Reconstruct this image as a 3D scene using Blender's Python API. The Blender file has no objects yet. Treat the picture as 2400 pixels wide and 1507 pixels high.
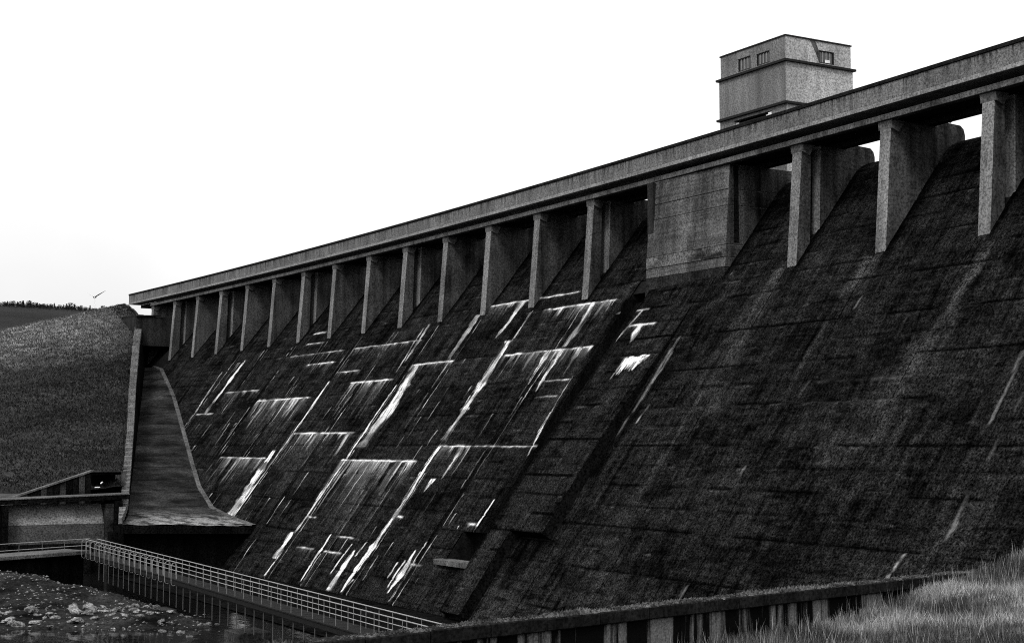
import bpy, bmesh, math, random
import numpy as np
from mathutils import Vector, Matrix, noise as mnoise

random.seed(7)
rng = np.random.default_rng(7)
sc = bpy.context.scene
COL = sc.collection
R = math.radians

# ------------------------------------------------------------------ camera
cam_d = bpy.data.cameras.new('camera')
cam_d.sensor_width = 36.0
cam_d.lens = 54.0
cam_d.clip_start = 0.1
cam_d.clip_end = 9000
cam = bpy.data.objects.new('camera', cam_d)
COL.objects.link(cam)
cam.location = (0, 0, 0)
cam.rotation_euler = (R(90 + 4.598), 0, -R(30.53))
sc.camera = cam

# ------------------------------------------------------------------ sky and sun (bright overcast day, seen in black and white)
SUN_AZ = R(232)      # compass bearing of the sun, from +Y towards +X (behind the camera, downstream side)
SUN_EL = R(47)
world = bpy.data.worlds.new('World')
sc.world = world
world.use_nodes = True
wt = world.node_tree
wt.nodes.clear()
sky = wt.nodes.new('ShaderNodeTexSky')
sky.sky_type = 'NISHITA'
sky.sun_disc = False
sky.sun_elevation = SUN_EL
sky.sun_rotation = SUN_AZ
bw = wt.nodes.new('ShaderNodeRGBToBW')
tc = wt.nodes.new('ShaderNodeTexCoord')
cl = wt.nodes.new('ShaderNodeTexNoise')
cl.inputs['Scale'].default_value = 2.2
cl.inputs['Detail'].default_value = 5.0
cmul = wt.nodes.new('ShaderNodeMapRange')
cmul.inputs['From Min'].default_value = 0.3
cmul.inputs['From Max'].default_value = 0.7
cmul.inputs['To Min'].default_value = 8.6
cmul.inputs['To Max'].default_value = 12.2
mixs = wt.nodes.new('ShaderNodeMix')
mixs.data_type = 'FLOAT'
mixs.inputs[0].default_value = 0.88      # cloud cover
bg = wt.nodes.new('ShaderNodeBackground')
bg.inputs['Strength'].default_value = 0.1
wo = wt.nodes.new('ShaderNodeOutputWorld')
L = wt.links.new
L(sky.outputs[0], bw.inputs[0])
L(tc.outputs['Generated'], cl.inputs['Vector'])
L(cl.outputs[0], cmul.inputs['Value'])
L(bw.outputs[0], mixs.inputs[2])
L(cmul.outputs[0], mixs.inputs[3])
sepw = wt.nodes.new('ShaderNodeSeparateXYZ')
zen = wt.nodes.new('ShaderNodeMapRange')          # an overcast sky brightens from the horizon upwards
zen.inputs['From Min'].default_value = 0.04
zen.inputs['From Max'].default_value = 0.30
zen.inputs['To Min'].default_value = 0.55
zen.inputs['To Max'].default_value = 1.05
mulw = wt.nodes.new('ShaderNodeMath')
mulw.operation = 'MULTIPLY'
L(tc.outputs['Generated'], sepw.inputs[0])
L(sepw.outputs[2], zen.inputs['Value'])
L(mixs.outputs[0], mulw.inputs[0])
L(zen.outputs[0], mulw.inputs[1])
L(mulw.outputs[0], bg.inputs['Color'])
L(bg.outputs[0], wo.inputs[0])

sun_d = bpy.data.lights.new('sun', 'SUN')
sun_d.energy = 1.5
sun_d.angle = R(14)
sun_d.color = (1.0, 0.995, 0.985)
sun = bpy.data.objects.new('sun', sun_d)
COL.objects.link(sun)
sdir = Vector((math.sin(SUN_AZ) * math.cos(SUN_EL), math.cos(SUN_AZ) * math.cos(SUN_EL), math.sin(SUN_EL)))
sun.rotation_euler = sdir.to_track_quat('Z', 'Y').to_euler()
sun.location = (0, -20, 40)

vs = sc.view_settings
vs.view_transform = 'Standard'
vs.look = 'None'
vs.gamma = 1.0
vs.use_curve_mapping = False
vs.exposure = 0.6
sc.cycles.use_denoising = False
sc.cycles.filter_width = 1.1
sc.cycles.max_bounces = 5
sc.cycles.diffuse_bounces = 3

# ------------------------------------------------------------------ materials
def g(v):
    return (v, v, v, 1.0)

class NT:
    def __init__(self, name, rough=0.85):
        self.m = bpy.data.materials.new(name)
        self.m.use_nodes = True
        self.t = self.m.node_tree
        self.b = self.t.nodes['Principled BSDF']
        self.b.inputs['Roughness'].default_value = rough
        self.b.inputs['Specular IOR Level'].default_value = 0.04
        self.pos = self.t.nodes.new('ShaderNodeNewGeometry').outputs['Position']
    def n(self, kind):
        return self.t.nodes.new(kind)
    def link(self, a, b):
        self.t.links.new(a, b)
    def scaled(self, v):
        m = self.n('ShaderNodeMapping')
        m.inputs['Scale'].default_value = v
        self.link(self.pos, m.inputs['Vector'])
        return m.outputs[0]
    def noise(self, scale, detail=4, vec=None, rough=0.55, dist=0.0):
        m = self.n('ShaderNodeTexNoise')
        m.inputs['Scale'].default_value = scale
        m.inputs['Detail'].default_value = detail
        m.inputs['Roughness'].default_value = rough
        m.inputs['Distortion'].default_value = dist
        self.link(vec if vec is not None else self.pos, m.inputs['Vector'])
        return m.outputs[0]
    def rng(self, v, a, b, c=0.0, d=1.0):
        m = self.n('ShaderNodeMapRange')
        m.inputs['From Min'].default_value = a
        m.inputs['From Max'].default_value = b
        m.inputs['To Min'].default_value = c
        m.inputs['To Max'].default_value = d
        self.link(v, m.inputs['Value'])
        return m.outputs[0]
    def op(self, kind, a, b=None, clamp=False):
        m = self.n('ShaderNodeMath')
        m.operation = kind
        m.use_clamp = clamp
        for i, x in enumerate((a, b)):
            if x is None:
                continue
            if isinstance(x, (int, float)):
                m.inputs[i].default_value = x
            else:
                self.link(x, m.inputs[i])
        return m.outputs[0]
    def mix(self, f, a, b):
        m = self.n('ShaderNodeMix')
        m.data_type = 'FLOAT'
        for i, x in ((0, f), (2, a), (3, b)):
            if isinstance(x, (int, float)):
                m.inputs[i].default_value = x
            else:
                self.link(x, m.inputs[i])
        return m.outputs[0]
    def attr(self, name):
        a = self.n('ShaderNodeAttribute')
        a.attribute_name = name
        return a
    def color(self, v):
        c = self.n('ShaderNodeCombineColor')
        for i in range(3):
            self.link(v, c.inputs[i])
        self.link(c.outputs[0], self.b.inputs['Base Color'])
    def bump(self, h, strength=0.4, dist=0.05):
        b = self.n('ShaderNodeBump')
        b.inputs['Strength'].default_value = strength
        b.inputs['Distance'].default_value = dist
        self.link(h, b.inputs['Height'])
        self.link(b.outputs[0], self.b.inputs['Normal'])

def concrete(name, dark, light, lo=0.35, hi=0.65, speck=0.5, big=0.3, sx=(1.6, 1.6, 0.14), grain=8.0, rough=0.9, board=0.0):
    t = NT(name, rough)
    n1 = t.noise(big, 6)
    n2 = t.noise(1.0, 5, t.scaled(sx))
    n3 = t.noise(grain, 3, rough=0.7)
    f = t.op('ADD', t.op('MULTIPLY', n1, 0.5), t.op('MULTIPLY', n2, 0.5))
    f = t.rng(f, lo, hi)
    v = t.mix(f, dark, light)
    if board:
        z = t.noise(1.0, 2, t.scaled((0.15, 0.15, 5.0)))
        v = t.op('MULTIPLY', v, t.rng(z, 0.3, 0.7, 1 - board, 1 + board))
    v = t.op('MULTIPLY', v, t.rng(n3, 0.36, 0.64, 1 - speck * 1.25, 1 + speck * 1.25))
    t.color(v)
    t.bump(t.op('ADD', n3, n2), 0.5, 0.04)
    return t.m

M = {}
t = NT('weathered_parapet_concrete', 0.9)
n1 = t.noise(0.35, 6); n2 = t.noise(1.0, 5, t.scaled((2.4, 2.4, 0.12))); n3 = t.noise(9.0, 3, rough=0.8)
v = t.mix(t.rng(t.op('ADD', t.op('MULTIPLY', n1, .5), t.op('MULTIPLY', n2, .5)), .36, .64), 0.07, 0.165)
szp = t.n('ShaderNodeSeparateXYZ'); t.link(t.pos, szp.inputs[0])
dr = t.op('MULTIPLY', t.rng(t.noise(1.0, 3, t.scaled((3.5, 3.5, 0.25))), .50, .60), t.rng(szp.outputs[2], 19.15, 19.9))
v = t.mix(dr, v, 0.03)
t.color(t.op('MULTIPLY', v, t.rng(n3, .36, .64, .35, 1.65)))
t.bump(n3, .5, .04)
M['parapet'] = t.m
M['coping_dark'] = concrete('lichen_black_coping', 0.003, 0.016, speck=0.5)
M['beam'] = concrete('stained_beam_concrete', 0.025, 0.12, speck=0.45)
M['soffit'] = concrete('dark_soffit_concrete', 0.012, 0.03, speck=0.4)  # dark tone for soffits and rear parts
M['pier'] = concrete('streaked_pier_concrete', 0.07, 0.20, lo=0.38, hi=0.64, speck=0.45, sx=(2.0, 2.0, 0.1))
M['pier_side'] = concrete('shaded_algae_pier_side', 0.008, 0.075, lo=0.36, hi=0.66, speck=0.5, sx=(2.0, 2.0, 0.1))  # darker than the fronts: side shade painted in along with algae stains
M['block'] = concrete('board_marked_block_concrete', 0.018, 0.12, lo=0.34, hi=0.66, speck=0.5, sx=(1.2, 1.2, 0.16), board=0.3)
M['tower'] = concrete('shaded_weathered_tower_wall', 0.09, 0.18, speck=0.35, sx=(1.5, 1.5, 0.12), grain=9)
M['tower_lit'] = concrete('lit_tower_render', 0.24, 0.40, speck=0.4, sx=(1.5, 1.5, 0.12), grain=9)  # lighter copy of the tower wall, sunlight painted into its near side
M['edge'] = concrete('pale_deck_edge', 0.13, 0.25, speck=0.4)
M['chute'] = concrete('mossy_chute_concrete', 0.004, 0.045, lo=0.36, hi=0.62, speck=0.55, sx=(1.0, 0.25, 1.0))
M['wet_shade'] = concrete('wet_shade_black_concrete', 0.0015, 0.008, speck=0.7)  # near-black for wet faces and for shade painted into recesses
M['wet_shade'].node_tree.nodes['Principled BSDF'].inputs['Specular IOR Level'].default_value = 0.0
M['light_wall'] = concrete('pale_channel_wall', 0.09, 0.2, speck=0.5, sx=(0.3, 0.3, 1.6))
M['stone'] = concrete('coursed_coping_stone', 0.05, 0.24, speck=0.45, lo=0.3, hi=0.7)
M['slab'] = concrete('walkway_slab_concrete', 0.035, 0.13, speck=0.5)
M['rock'] = concrete('river_stone', 0.006, 0.26, speck=0.6, big=0.9, sx=(1, 1, 1))
M['core'] = concrete('dark_joint_concrete', 0.004, 0.01)
M['moss'] = concrete('moss_cushion', 0.012, 0.085, speck=0.6, sx=(1, 1, 1), big=1.0)

def metal(name, v, rough=0.5, met=0.0):
    t = NT(name, rough)
    n = t.noise(6.0, 3)
    t.color(t.op('MULTIPLY', t.rng(n, 0.3, 0.7, 0.75, 1.2), v))
    t.b.inputs['Metallic'].default_value = met
    return t.m
M['rail'] = metal('galvanised_rail', 0.27)
M['post'] = metal('weathered_galvanised_post', 0.09)
M['plank'] = metal('weathered_deck_plank', 0.014, 0.8)
M['white'] = metal('white_painted_metal', 0.75)
M['frame'] = metal('grey_window_frame', 0.3)
M['mullion'] = metal('pale_window_bar', 0.22)
M['stanchion'] = metal('dull_galvanised_stanchion', 0.17)
M['dark'] = metal('black_painted_trim', 0.015)
M['tree'] = metal('dark_conifer_needles', 0.012, 0.9)
M['bark'] = metal('dark_bark', 0.02, 0.9)
M['bird'] = metal('dark_plumage', 0.03, 0.8)
M['turbine'] = metal('turbine_white', 0.8, 0.6)

tg = NT('window_glass', 0.12)
tg.b.inputs['Base Color'].default_value = g(0.03)
tg.b.inputs['Specular IOR Level'].default_value = 0.5
M['glass'] = tg.m

t = NT('chute_floor_concrete', 0.9)
at = t.attr('dry').outputs['Fac']
n1 = t.op('ADD', t.op('MULTIPLY', t.noise(0.3, 6, rough=0.65), 0.55), t.op('MULTIPLY', t.noise(1.0, 5, t.scaled((0.3, 0.6, 1.6)), 0.7), 0.45))
n3 = t.noise(6.0, 3, rough=0.8)
v = t.mix(t.rng(n1, 0.38, 0.62), 0.003, 0.036)
szc = t.n('ShaderNodeSeparateXYZ'); t.link(t.pos, szc.inputs[0])
cr_ = t.op('FRACT', t.op('DIVIDE', szc.outputs[2], 1.14))
cl_ = t.op('MULTIPLY', t.rng(cr_, 0.0, 0.16, 1.0, 0.0), t.rng(t.noise(0.5, 4), .42, .52))
v = t.op('MULTIPLY', v, t.rng(cl_, 0, 1, 1.0, 0.25))
v = t.op('MULTIPLY', v, t.rng(t.noise(1.0, 4, t.scaled((.15, .15, .9)), .6), .36, .6, .35, 1.35))
v = t.mix(t.op('MULTIPLY', at, t.rng(t.noise(0.8, 5, rough=0.65), 0.42, 0.54)), v, 0.2)
t.color(t.op('MULTIPLY', v, t.rng(n3, 0.36, 0.64, 0.25, 1.8)))
t.bump(n3, 0.5, 0.05)
M['chute_floor'] = t.m

# dam face: black algae over concrete, pale washed bands, white lime runs (masks are per-vertex: x lime, y pale, z wet/black and painted shade, w panel tone)
t = NT('algae_black_dam_face', 0.88)
at = t.attr('wear_and_shade')
sep = t.n('ShaderNodeSeparateXYZ')
t.link(at.outputs['Vector'], sep.inputs[0])
lime, pale, wet_shade = sep.outputs[0], sep.outputs[1], sep.outputs[2]
tone = t.attr('tone').outputs['Fac']
t.b.inputs['Specular IOR Level'].default_value = 0.0
n1 = t.noise(0.2, 6, rough=0.65)
n2 = t.noise(1.0, 6, t.scaled((0.22, 2.4, 0.22)), rough=0.65)      # runs down the slope
n3 = t.noise(8.5, 3, rough=0.85)                                    # exposed aggregate and algae grains
n4 = t.noise(1.0, 5, t.scaled((0.5, 0.45, 3.2)), rough=0.7)        # pour layers and board marks
n5 = t.noise(1.7, 5, rough=0.75)
f = t.op('ADD', t.op('ADD', t.op('MULTIPLY', n1, 0.2), t.op('MULTIPLY', n2, 0.32)), t.op('ADD', t.op('MULTIPLY', n4, 0.28), t.op('MULTIPLY', n5, 0.2)))
base = t.mix(t.op('POWER', t.rng(f, 0.41, 0.62), 1.3), 0.0012, 0.030)
base = t.op('MULTIPLY', base, tone)
base = t.mix(t.op('MULTIPLY', pale, t.rng(n5, 0.34, 0.56, 0.1, 1.0)), base, 0.08)
base = t.mix(t.op('MULTIPLY', wet_shade, 0.93, True), base, 0.0006)
base = t.op('MULTIPLY', base, t.op('POWER', t.rng(n3, 0.33, 0.66, 0.0, 1.7), 1.8))
rag = t.op('MULTIPLY', t.rng(n3, 0.34, 0.58, 0.5, 1.3), t.rng(t.noise(1.0, 4, t.scaled((0.5, 7.0, 0.5)), rough=0.7), 0.34, 0.54, 0.45, 1.25))
lf = t.op('MULTIPLY', t.op('POWER', lime, 1.15), rag, True)
t.color(t.mix(lf, base, 0.74))
t.bump(t.op('ADD', n3, n5), 0.8, 0.06)
M['face'] = t.m

def grass_mat(name, dark, light, pale, band=None, scale=0.35, speck=0.7):
    t = NT(name, 0.95)
    n1 = t.noise(scale, 6, t.scaled((0.5, 0.5, 2.0)), rough=0.65)
    n3 = t.noise(4.5, 4, rough=0.8)
    v = t.mix(t.rng(n1, 0.36, 0.64), dark, light)
    if band:
        a = t.attr('dry').outputs['Fac']
        v = t.mix(t.op('MULTIPLY', a, t.rng(t.noise(0.6, 4), 0.3, 0.6, 0.4, 1.0)), v, pale)
    v = t.op('MULTIPLY', v, t.rng(n3, 0.32, 0.68, 1 - speck, 1 + speck))
    t.color(v)
    t.bump(n3, 0.8, 0.15)
    return t.m
M['hill'] = grass_mat('rough_hill_grass', 0.019, 0.044, 0.22, True)
M['farhill'] = grass_mat('far_moorland', 0.008, 0.018, 0.05, scale=0.02)
M['bank'] = grass_mat('bank_soil_grass', 0.02, 0.08, 0.1, scale=0.8)
M['bed'] = grass_mat('gravel_river_bed', 0.0015, 0.03, 0.1, scale=0.5, speck=0.85)

def blade_mat(name, lo, hi):
    t = NT(name, 0.8)
    a = t.attr('tone').outputs['Fac']
    t.color(t.mix(a, lo, hi))
    return t.m
M['blade'] = blade_mat('dry_grass_blade', 0.008, 0.46)
M['tuft'] = blade_mat('hill_grass_tuft', 0.006, 0.08)

tw = NT('dark_river_water', 0.06)
tw.b.inputs['Base Color'].default_value = g(0.006)
tw.b.inputs['Specular IOR Level'].default_value = 0.5
tw.bump(tw.noise(1.6, 3, tw.scaled((1.0, 0.5, 1.0))), 0.12, 0.1)
M['water'] = tw.m

# ------------------------------------------------------------------ helpers
def tag(o, label=None, cat=None, group=None, kind=None):
    if label: o['label'] = label
    if cat: o['category'] = cat
    if group: o['group'] = group
    if kind: o['kind'] = kind
    return o

def empty(name, loc, label, cat, group=None):
    o = bpy.data.objects.new(name, None)
    o.empty_display_size = 0.5
    COL.objects.link(o)
    o.location = loc
    return tag(o, label, cat, group)

def link(name, me, mat, parent=None):
    o = bpy.data.objects.new(name, me)
    COL.objects.link(o)
    if mat is not None and not me.materials:
        me.materials.append(mat)
    if parent is not None:
        o.parent = parent
        o.matrix_parent_inverse = Matrix.Translation(parent.location).inverted() if parent.parent is None else Matrix.Identity(4)
    return o

class MB:
    def __init__(self):
        self.v = []; self.f = []
    def quad_box(self, c8):
        n = len(self.v)
        self.v += [tuple(p) for p in c8]
        self.f += [tuple(n + i for i in q) for q in ((3, 2, 1, 0), (4, 5, 6, 7), (0, 1, 5, 4), (1, 2, 6, 5), (2, 3, 7, 6), (3, 0, 4, 7))]
    def box(self, x0, x1, y0, y1, z0, z1):
        self.quad_box([(x0, y0, z0), (x1, y0, z0), (x1, y1, z0), (x0, y1, z0), (x0, y0, z1), (x1, y0, z1), (x1, y1, z1), (x0, y1, z1)])
    def prism_y(self, poly, y0, y1):           # polygon of (x, z) extruded along Y
        n = len(self.v); k = len(poly)
        self.v += [(x, y0, z) for x, z in poly] + [(x, y1, z) for x, z in poly]
        self.f.append(tuple(n + i for i in range(k)))
        self.f.append(tuple(n + k + i for i in reversed(range(k))))
        for i in range(k):
            j = (i + 1) % k
            self.f.append((n + j, n + i, n + k + i, n + k + j))
    def beam(self, a, b, w, h, up=(0, 0, 1)):  # box along a-b, a and b on its centre line
        a, b = Vector(a), Vector(b)
        d = (b - a).normalized()
        s = d.cross(Vector(up)).normalized() * (w / 2)
        u = s.cross(d).normalized() * (h / 2)
        self.quad_box([a - s - u, a + s - u, b + s - u, b - s - u, a - s + u, a + s + u, b + s + u, b - s + u])
    def tube(self, pts, r, k=6):
        pts = [Vector(p) for p in pts]
        rows = []
        for i, p in enumerate(pts):
            d = (pts[min(i + 1, len(pts) - 1)] - pts[max(i - 1, 0)]).normalized()
            a = d.orthogonal().normalized() if abs(d.z) > 0.95 else d.cross(Vector((0, 0, 1))).normalized()
            b = d.cross(a).normalized()
            rows.append(len(self.v))
            rr = r[i] if isinstance(r, (list, tuple)) else r
            for j in range(k):
                t_ = 2 * math.pi * j / k
                self.v.append(tuple(p + a * math.cos(t_) * rr + b * math.sin(t_) * rr))
        for i in range(len(pts) - 1):
            for j in range(k):
                j2 = (j + 1) % k
                self.f.append((rows[i] + j, rows[i] + j2, rows[i + 1] + j2, rows[i + 1] + j))
        self.f.append(tuple(rows[0] + j for j in reversed(range(k))))
        self.f.append(tuple(rows[-1] + j for j in range(k)))
    def mesh(self, name, fix=True, bevel=0.0):
        me = bpy.data.meshes.new(name)
        me.from_pydata(self.v, [], self.f)
        if fix or bevel:
            bm = bmesh.new(); bm.from_mesh(me)
            bmesh.ops.recalc_face_normals(bm, faces=bm.faces)
            if bevel:
                bmesh.ops.bevel(bm, geom=[e for e in bm.edges if e.is_manifold and e.calc_face_angle(0) > 0.5], offset=bevel, segments=1, affect='EDGES')
            bm.to_mesh(me); bm.free()
        me.update()
        return me
    def build(self, name, mat, parent=None, bevel=0.0):
        return link(name, self.mesh(name, True, bevel), mat, parent)

def grid_mesh(name, V, nu, nv, flip=False, attrs=None, smooth=False):
    """V: array (nu*nv, 3), u-major; builds quads"""
    i = np.arange(nu - 1)[:, None] * nv + np.arange(nv - 1)[None, :]
    q = np.stack([i, i + nv, i + nv + 1, i + 1], -1).reshape(-1, 4)
    if flip:
        q = q[:, ::-1]
    me = bpy.data.meshes.new(name)
    me.vertices.add(len(V)); me.vertices.foreach_set('co', np.asarray(V, np.float32).ravel())
    me.loops.add(q.size); me.loops.foreach_set('vertex_index', q.ravel().astype(np.int32))
    me.polygons.add(len(q)); me.polygons.foreach_set('loop_start', (np.arange(len(q)) * 4).astype(np.int32))
    me.update(calc_edges=True)
    if smooth:
        me.polygons.foreach_set('use_smooth', np.ones(len(q), bool))
    for k, a in (attrs or {}).items():
        if a.ndim == 2:
            me.attributes.new(k, 'FLOAT_VECTOR', 'POINT').data.foreach_set('vector', a.astype(np.float32).ravel())
        else:
            me.attributes.new(k, 'FLOAT', 'POINT').data.foreach_set('value', a.astype(np.float32).ravel())
    return me

def tri_mesh(name, P, tone=None):
    """P: (n,3,3) triangles"""
    n = len(P)
    me = bpy.data.meshes.new(name)
    me.vertices.add(n * 3); me.vertices.foreach_set('co', P.astype(np.float32).ravel())
    me.loops.add(n * 3); me.loops.foreach_set('vertex_index', np.arange(n * 3, dtype=np.int32))
    me.polygons.add(n); me.polygons.foreach_set('loop_start', (np.arange(n) * 3).astype(np.int32))
    me.update(calc_edges=True)
    if tone is not None:
        me.attributes.new('tone', 'FLOAT', 'POINT').data.foreach_set('value', np.repeat(tone, 3).astype(np.float32))
    return me

def vnoise(x, y, seed=0):
    """cheap smooth value noise, vectorised"""
    xi, yi = np.floor(x).astype(np.int64), np.floor(y).astype(np.int64)
    fx, fy = x - xi, y - yi
    fx = fx * fx * (3 - 2 * fx); fy = fy * fy * (3 - 2 * fy)
    def h(a, b):
        n = (a * 374761393 + b * 668265263 + seed * 1442695041) & 0x7fffffff
        n = ((n ^ (n >> 13)) * 1274126177) & 0x7fffffff
        return ((n ^ (n >> 16)) & 0xffff) / 65535.0
    return (h(xi, yi) * (1 - fx) + h(xi + 1, yi) * fx) * (1 - fy) + (h(xi, yi + 1) * (1 - fx) + h(xi + 1, yi + 1) * fx) * fy
def fbm(x, y, seed=0, o=4):
    r = 0; a = 0.5; s = 0
    for i in range(o):
        r = r + a * vnoise(x * 2 ** i, y * 2 ** i, seed + i * 17); s += a; a *= 0.5
    return r / s
def sstep(a, b, x):
    t_ = np.clip((x - a) / (b - a), 0, 1)
    return t_ * t_ * (3 - 2 * t_)

# ------------------------------------------------------------------ stains of the dam face (Y, height): lime along lift joints, runs, pale and black bands
JOINTS = [
 (134.0,141.3,8.11,0.52,0.8), (126.7,131.9,6.82,0.37,0.6), (118.3,127.2,5.7,1.99,1.0),
 (134.1,147.7,4.51,2.46,1.0), (149.4,159.0,5.69,0.57,0.5), (118.7,132.4,1.28,1.51,0.85),
 (103.5,117.9,-1.19,4.32,0.9), (134.4,146.8,-1.05,2.26,0.7), (108.6,116.2,6.79,0.44,0.9),
 (87.8,100.6,6.81,1.55,0.95), (96.4,101.9,-0.02,1.73,0.85), (85.9,96.4,-0.07,0.09,0.45),
 (117.9,132.2,9.12,0.73,0.55), (134.0,147.3,9.19,0.4,0.4), (102.7,110.0,11.48,0.62,0.8),
 (94.8,102.9,11.54,0.12,0.8), (88.6,98.5,10.33,1.3,0.95), (83.4,87.5,9.01,0.09,0.5),
 (81.1,84.7,7.97,0.25,0.9), (88.3,91.9,4.41,0.09,0.5), (142.2,145.4,11.52,0.11,0.8),
 (140.5,145.3,10.31,0.14,0.6), (88.5,90.0,-5.1,0.26,0.95), (111.4,115.0,-8.23,0.51,0.65),
 (106.0,109.6,-8.36,0.32,0.65), (105.6,109.1,-6.87,0.07,0.5), (99.7,101.3,-5.09,0.39,0.9),
 (92.4,94.3,-8.36,0.43,0.65), (114.9,117.1,-5.93,0.07,0.5), (92.9,98.9,10.34,0.63,0.9),
 (88.2,91.5,4.41,0.11,0.6), (88.5,91.3,3.53,0.04,0.5), (157.9,163.2,3.66,0.12,0.6),
 (149.7,158.3,5.69,0.68,0.5), (53.7,61.5,3.52,0.14,0.16), (53.9,61.6,2.32,0.1,0.14),
 (69.5,72.3,9.12,0.04,0.22),
]
STREAKS = [
 (115.43,6.8,114.75,3.21,1.26,1.7,1.0,0.9), (114.75,3.21,115.5,-0.13,1.7,2.15,0.75,0.12), (101.4,7.97,101.14,3.98,1.32,1.43,1.0,0.95),
 (101.14,3.98,101.51,0.46,1.17,0.77,0.8,0.35), (132.43,5.88,132.44,1.28,0.53,0.45,1.0,0.9), (132.44,1.28,132.79,-1.99,0.45,0.37,0.8,0.6),
 (134.04,-0.51,133.71,-6.4,1.13,2.03,1.0,0.7), (132.56,-0.86,132.86,-6.23,0.33,0.33,1.0,0.95), (116.87,4.98,116.93,-1.16,0.29,0.37,1.0,0.95),
 (116.93,-1.16,117.19,-6.94,0.44,0.31,0.8,0.55), (101.53,-0.06,101.27,-5.09,0.41,0.35,1.0,0.7), (101.53,-3.9,101.47,-5.29,0.21,0.52,1.0,1.0),
 (101.47,-5.29,101.94,-9.04,0.73,0.93,1.0,1.0), (101.94,-9.04,102.05,-10.47,0.93,0.21,1.0,0.95), (160.02,9.2,160.19,4.54,0.69,0.68,0.75,0.6),
 (160.08,9.13,160.39,3.42,0.71,0.94,0.7,0.35), (164.67,8.06,163.61,2.38,0.37,0.32,0.6,0.4), (97.77,-0.06,97.71,-2.34,0.44,0.19,0.85,0.2),
 (99.05,-2.42,99.3,-3.31,0.84,0.12,1.0,0.6), (88.32,-3.58,88.39,-5.28,0.15,0.17,0.85,0.85), (88.01,2.62,87.51,-0.62,0.17,0.17,0.6,0.8),
 (92.2,6.05,92.05,3.81,0.6,0.18,0.8,0.4), (103.41,11.35,103.45,9.56,1.3,0.78,0.95,0.5), (103.45,9.56,103.87,8.34,0.65,0.31,0.5,0.2),
 (100.71,10.3,100.83,8.15,0.23,0.25,0.8,0.6), (84.14,8.99,85.0,6.8,0.39,0.2,0.8,0.45), (83.11,7.94,82.83,6.62,1.43,0.11,0.95,0.6),
 (79.56,5.57,79.54,5.16,0.62,0.08,1.0,0.53),(79.88,5.47,79.94,5.00,0.62,0.17,1.0,0.61),(80.20,5.55,80.13,4.83,0.62,0.07,1.0,0.61),(80.51,5.48,80.57,4.53,0.62,0.17,1.0,0.60),(80.83,5.50,80.88,4.67,0.62,0.18,1.0,0.94),(81.15,5.51,81.18,4.68,0.62,0.13,1.0,0.59),(81.47,5.57,81.55,4.34,0.62,0.18,1.0,0.77),(81.78,5.47,81.80,4.33,0.62,0.18,1.0,0.92),(82.10,5.53,82.12,4.06,0.62,0.12,1.0,0.58), (80.03,5.64,80.27,4.59,0.54,0.18,1.0,0.7), (77.37,5.78,77.61,3.83,0.21,0.24,0.45,0.4),
 (76.01,10.8,76.03,10.17,0.12,0.1,0.85,0.5), (91.75,10.25,91.56,8.7,0.55,1.09,0.95,0.5), (91.56,8.7,91.97,7.0,1.09,0.87,0.55,0.3),
 (91.91,6.78,92.12,4.28,0.65,0.3,0.95,0.5), (89.52,6.7,89.62,4.88,0.84,0.13,0.75,0.2), (93.94,6.84,93.97,4.42,0.9,0.13,0.8,0.2),
 (110.03,10.65,109.94,7.05,0.79,0.84,0.42,0.25), (118.55,10.43,118.35,7.21,0.63,0.31,0.8,0.6), (119.27,10.15,118.73,6.32,0.25,0.25,0.6,0.5),
 (117.85,-7.08,117.71,-9.11,1.08,0.92,1.0,0.85), (110.14,-6.86,110.06,-10.21,0.51,0.18,1.0,0.95), (104.36,-7.74,104.21,-10.46,0.43,1.32,1.0,1.0),
 (105.51,-7.33,105.76,-9.44,0.18,0.26,0.8,0.8), (103.13,-7.07,103.58,-8.06,0.38,0.21,0.9,0.8), (99.85,-7.83,99.85,-9.47,0.24,0.12,0.9,0.7),
 (103.21,-5.96,103.2,-7.03,0.13,0.11,0.6,0.5), (96.26,-8.05,96.32,-9.08,0.19,0.27,0.8,0.4), (94.7,-7.18,94.6,-8.7,0.19,0.93,1.0,1.0),
 (94.6,-8.7,94.93,-9.95,0.84,0.19,1.0,0.9), (95.34,-7.9,95.46,-9.61,0.26,0.19,0.9,0.7), (101.33,-9.53,101.69,-10.0,0.45,0.08,0.9,0.5),
 (91.88,-8.76,91.91,-9.13,0.14,0.07,0.8,0.4), (90.86,-5.37,90.76,-5.57,0.14,0.07,0.8,0.5), (48.74,-4.67,49.01,-5.77,0.13,0.15,0.5,0.55),
 (62.69,-7.08,62.7,-7.74,0.19,0.22,0.6,0.4), (46.57,-2.01,46.54,-3.62,0.07,0.06,0.35,0.25), (77.53,6.71,77.92,0.76,0.17,0.14,0.4,0.25),
 (76.5,2.41,76.61,1.38,0.08,0.06,0.5,0.6), (88.05,4.63,88.03,0.93,0.1,0.1,0.5,0.5), (77.73,5.98,77.69,2.74,0.26,0.22,0.45,0.4),
 (75.95,10.79,75.99,10.22,0.15,0.09,0.85,0.5), (61.57,8.08,61.51,7.27,0.1,0.07,0.6,0.3), (61.97,3.4,62.17,2.55,0.22,0.16,0.3,0.2),
 (63.41,-1.06,63.53,-1.82,0.17,0.14,0.55,0.45), (47.52,4.2,47.55,0.47,0.26,0.23,0.32,0.2), (46.34,2.35,46.31,1.3,0.15,0.15,0.32,0.2),
 (46.43,0.38,46.55,-1.44,0.14,0.12,0.3,0.3), (46.55,-1.44,46.71,-3.91,0.12,0.1,0.3,0.15), (117.3,-9.35,117.46,-10.4,0.28,0.32,1.0,1.0),
]
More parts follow.
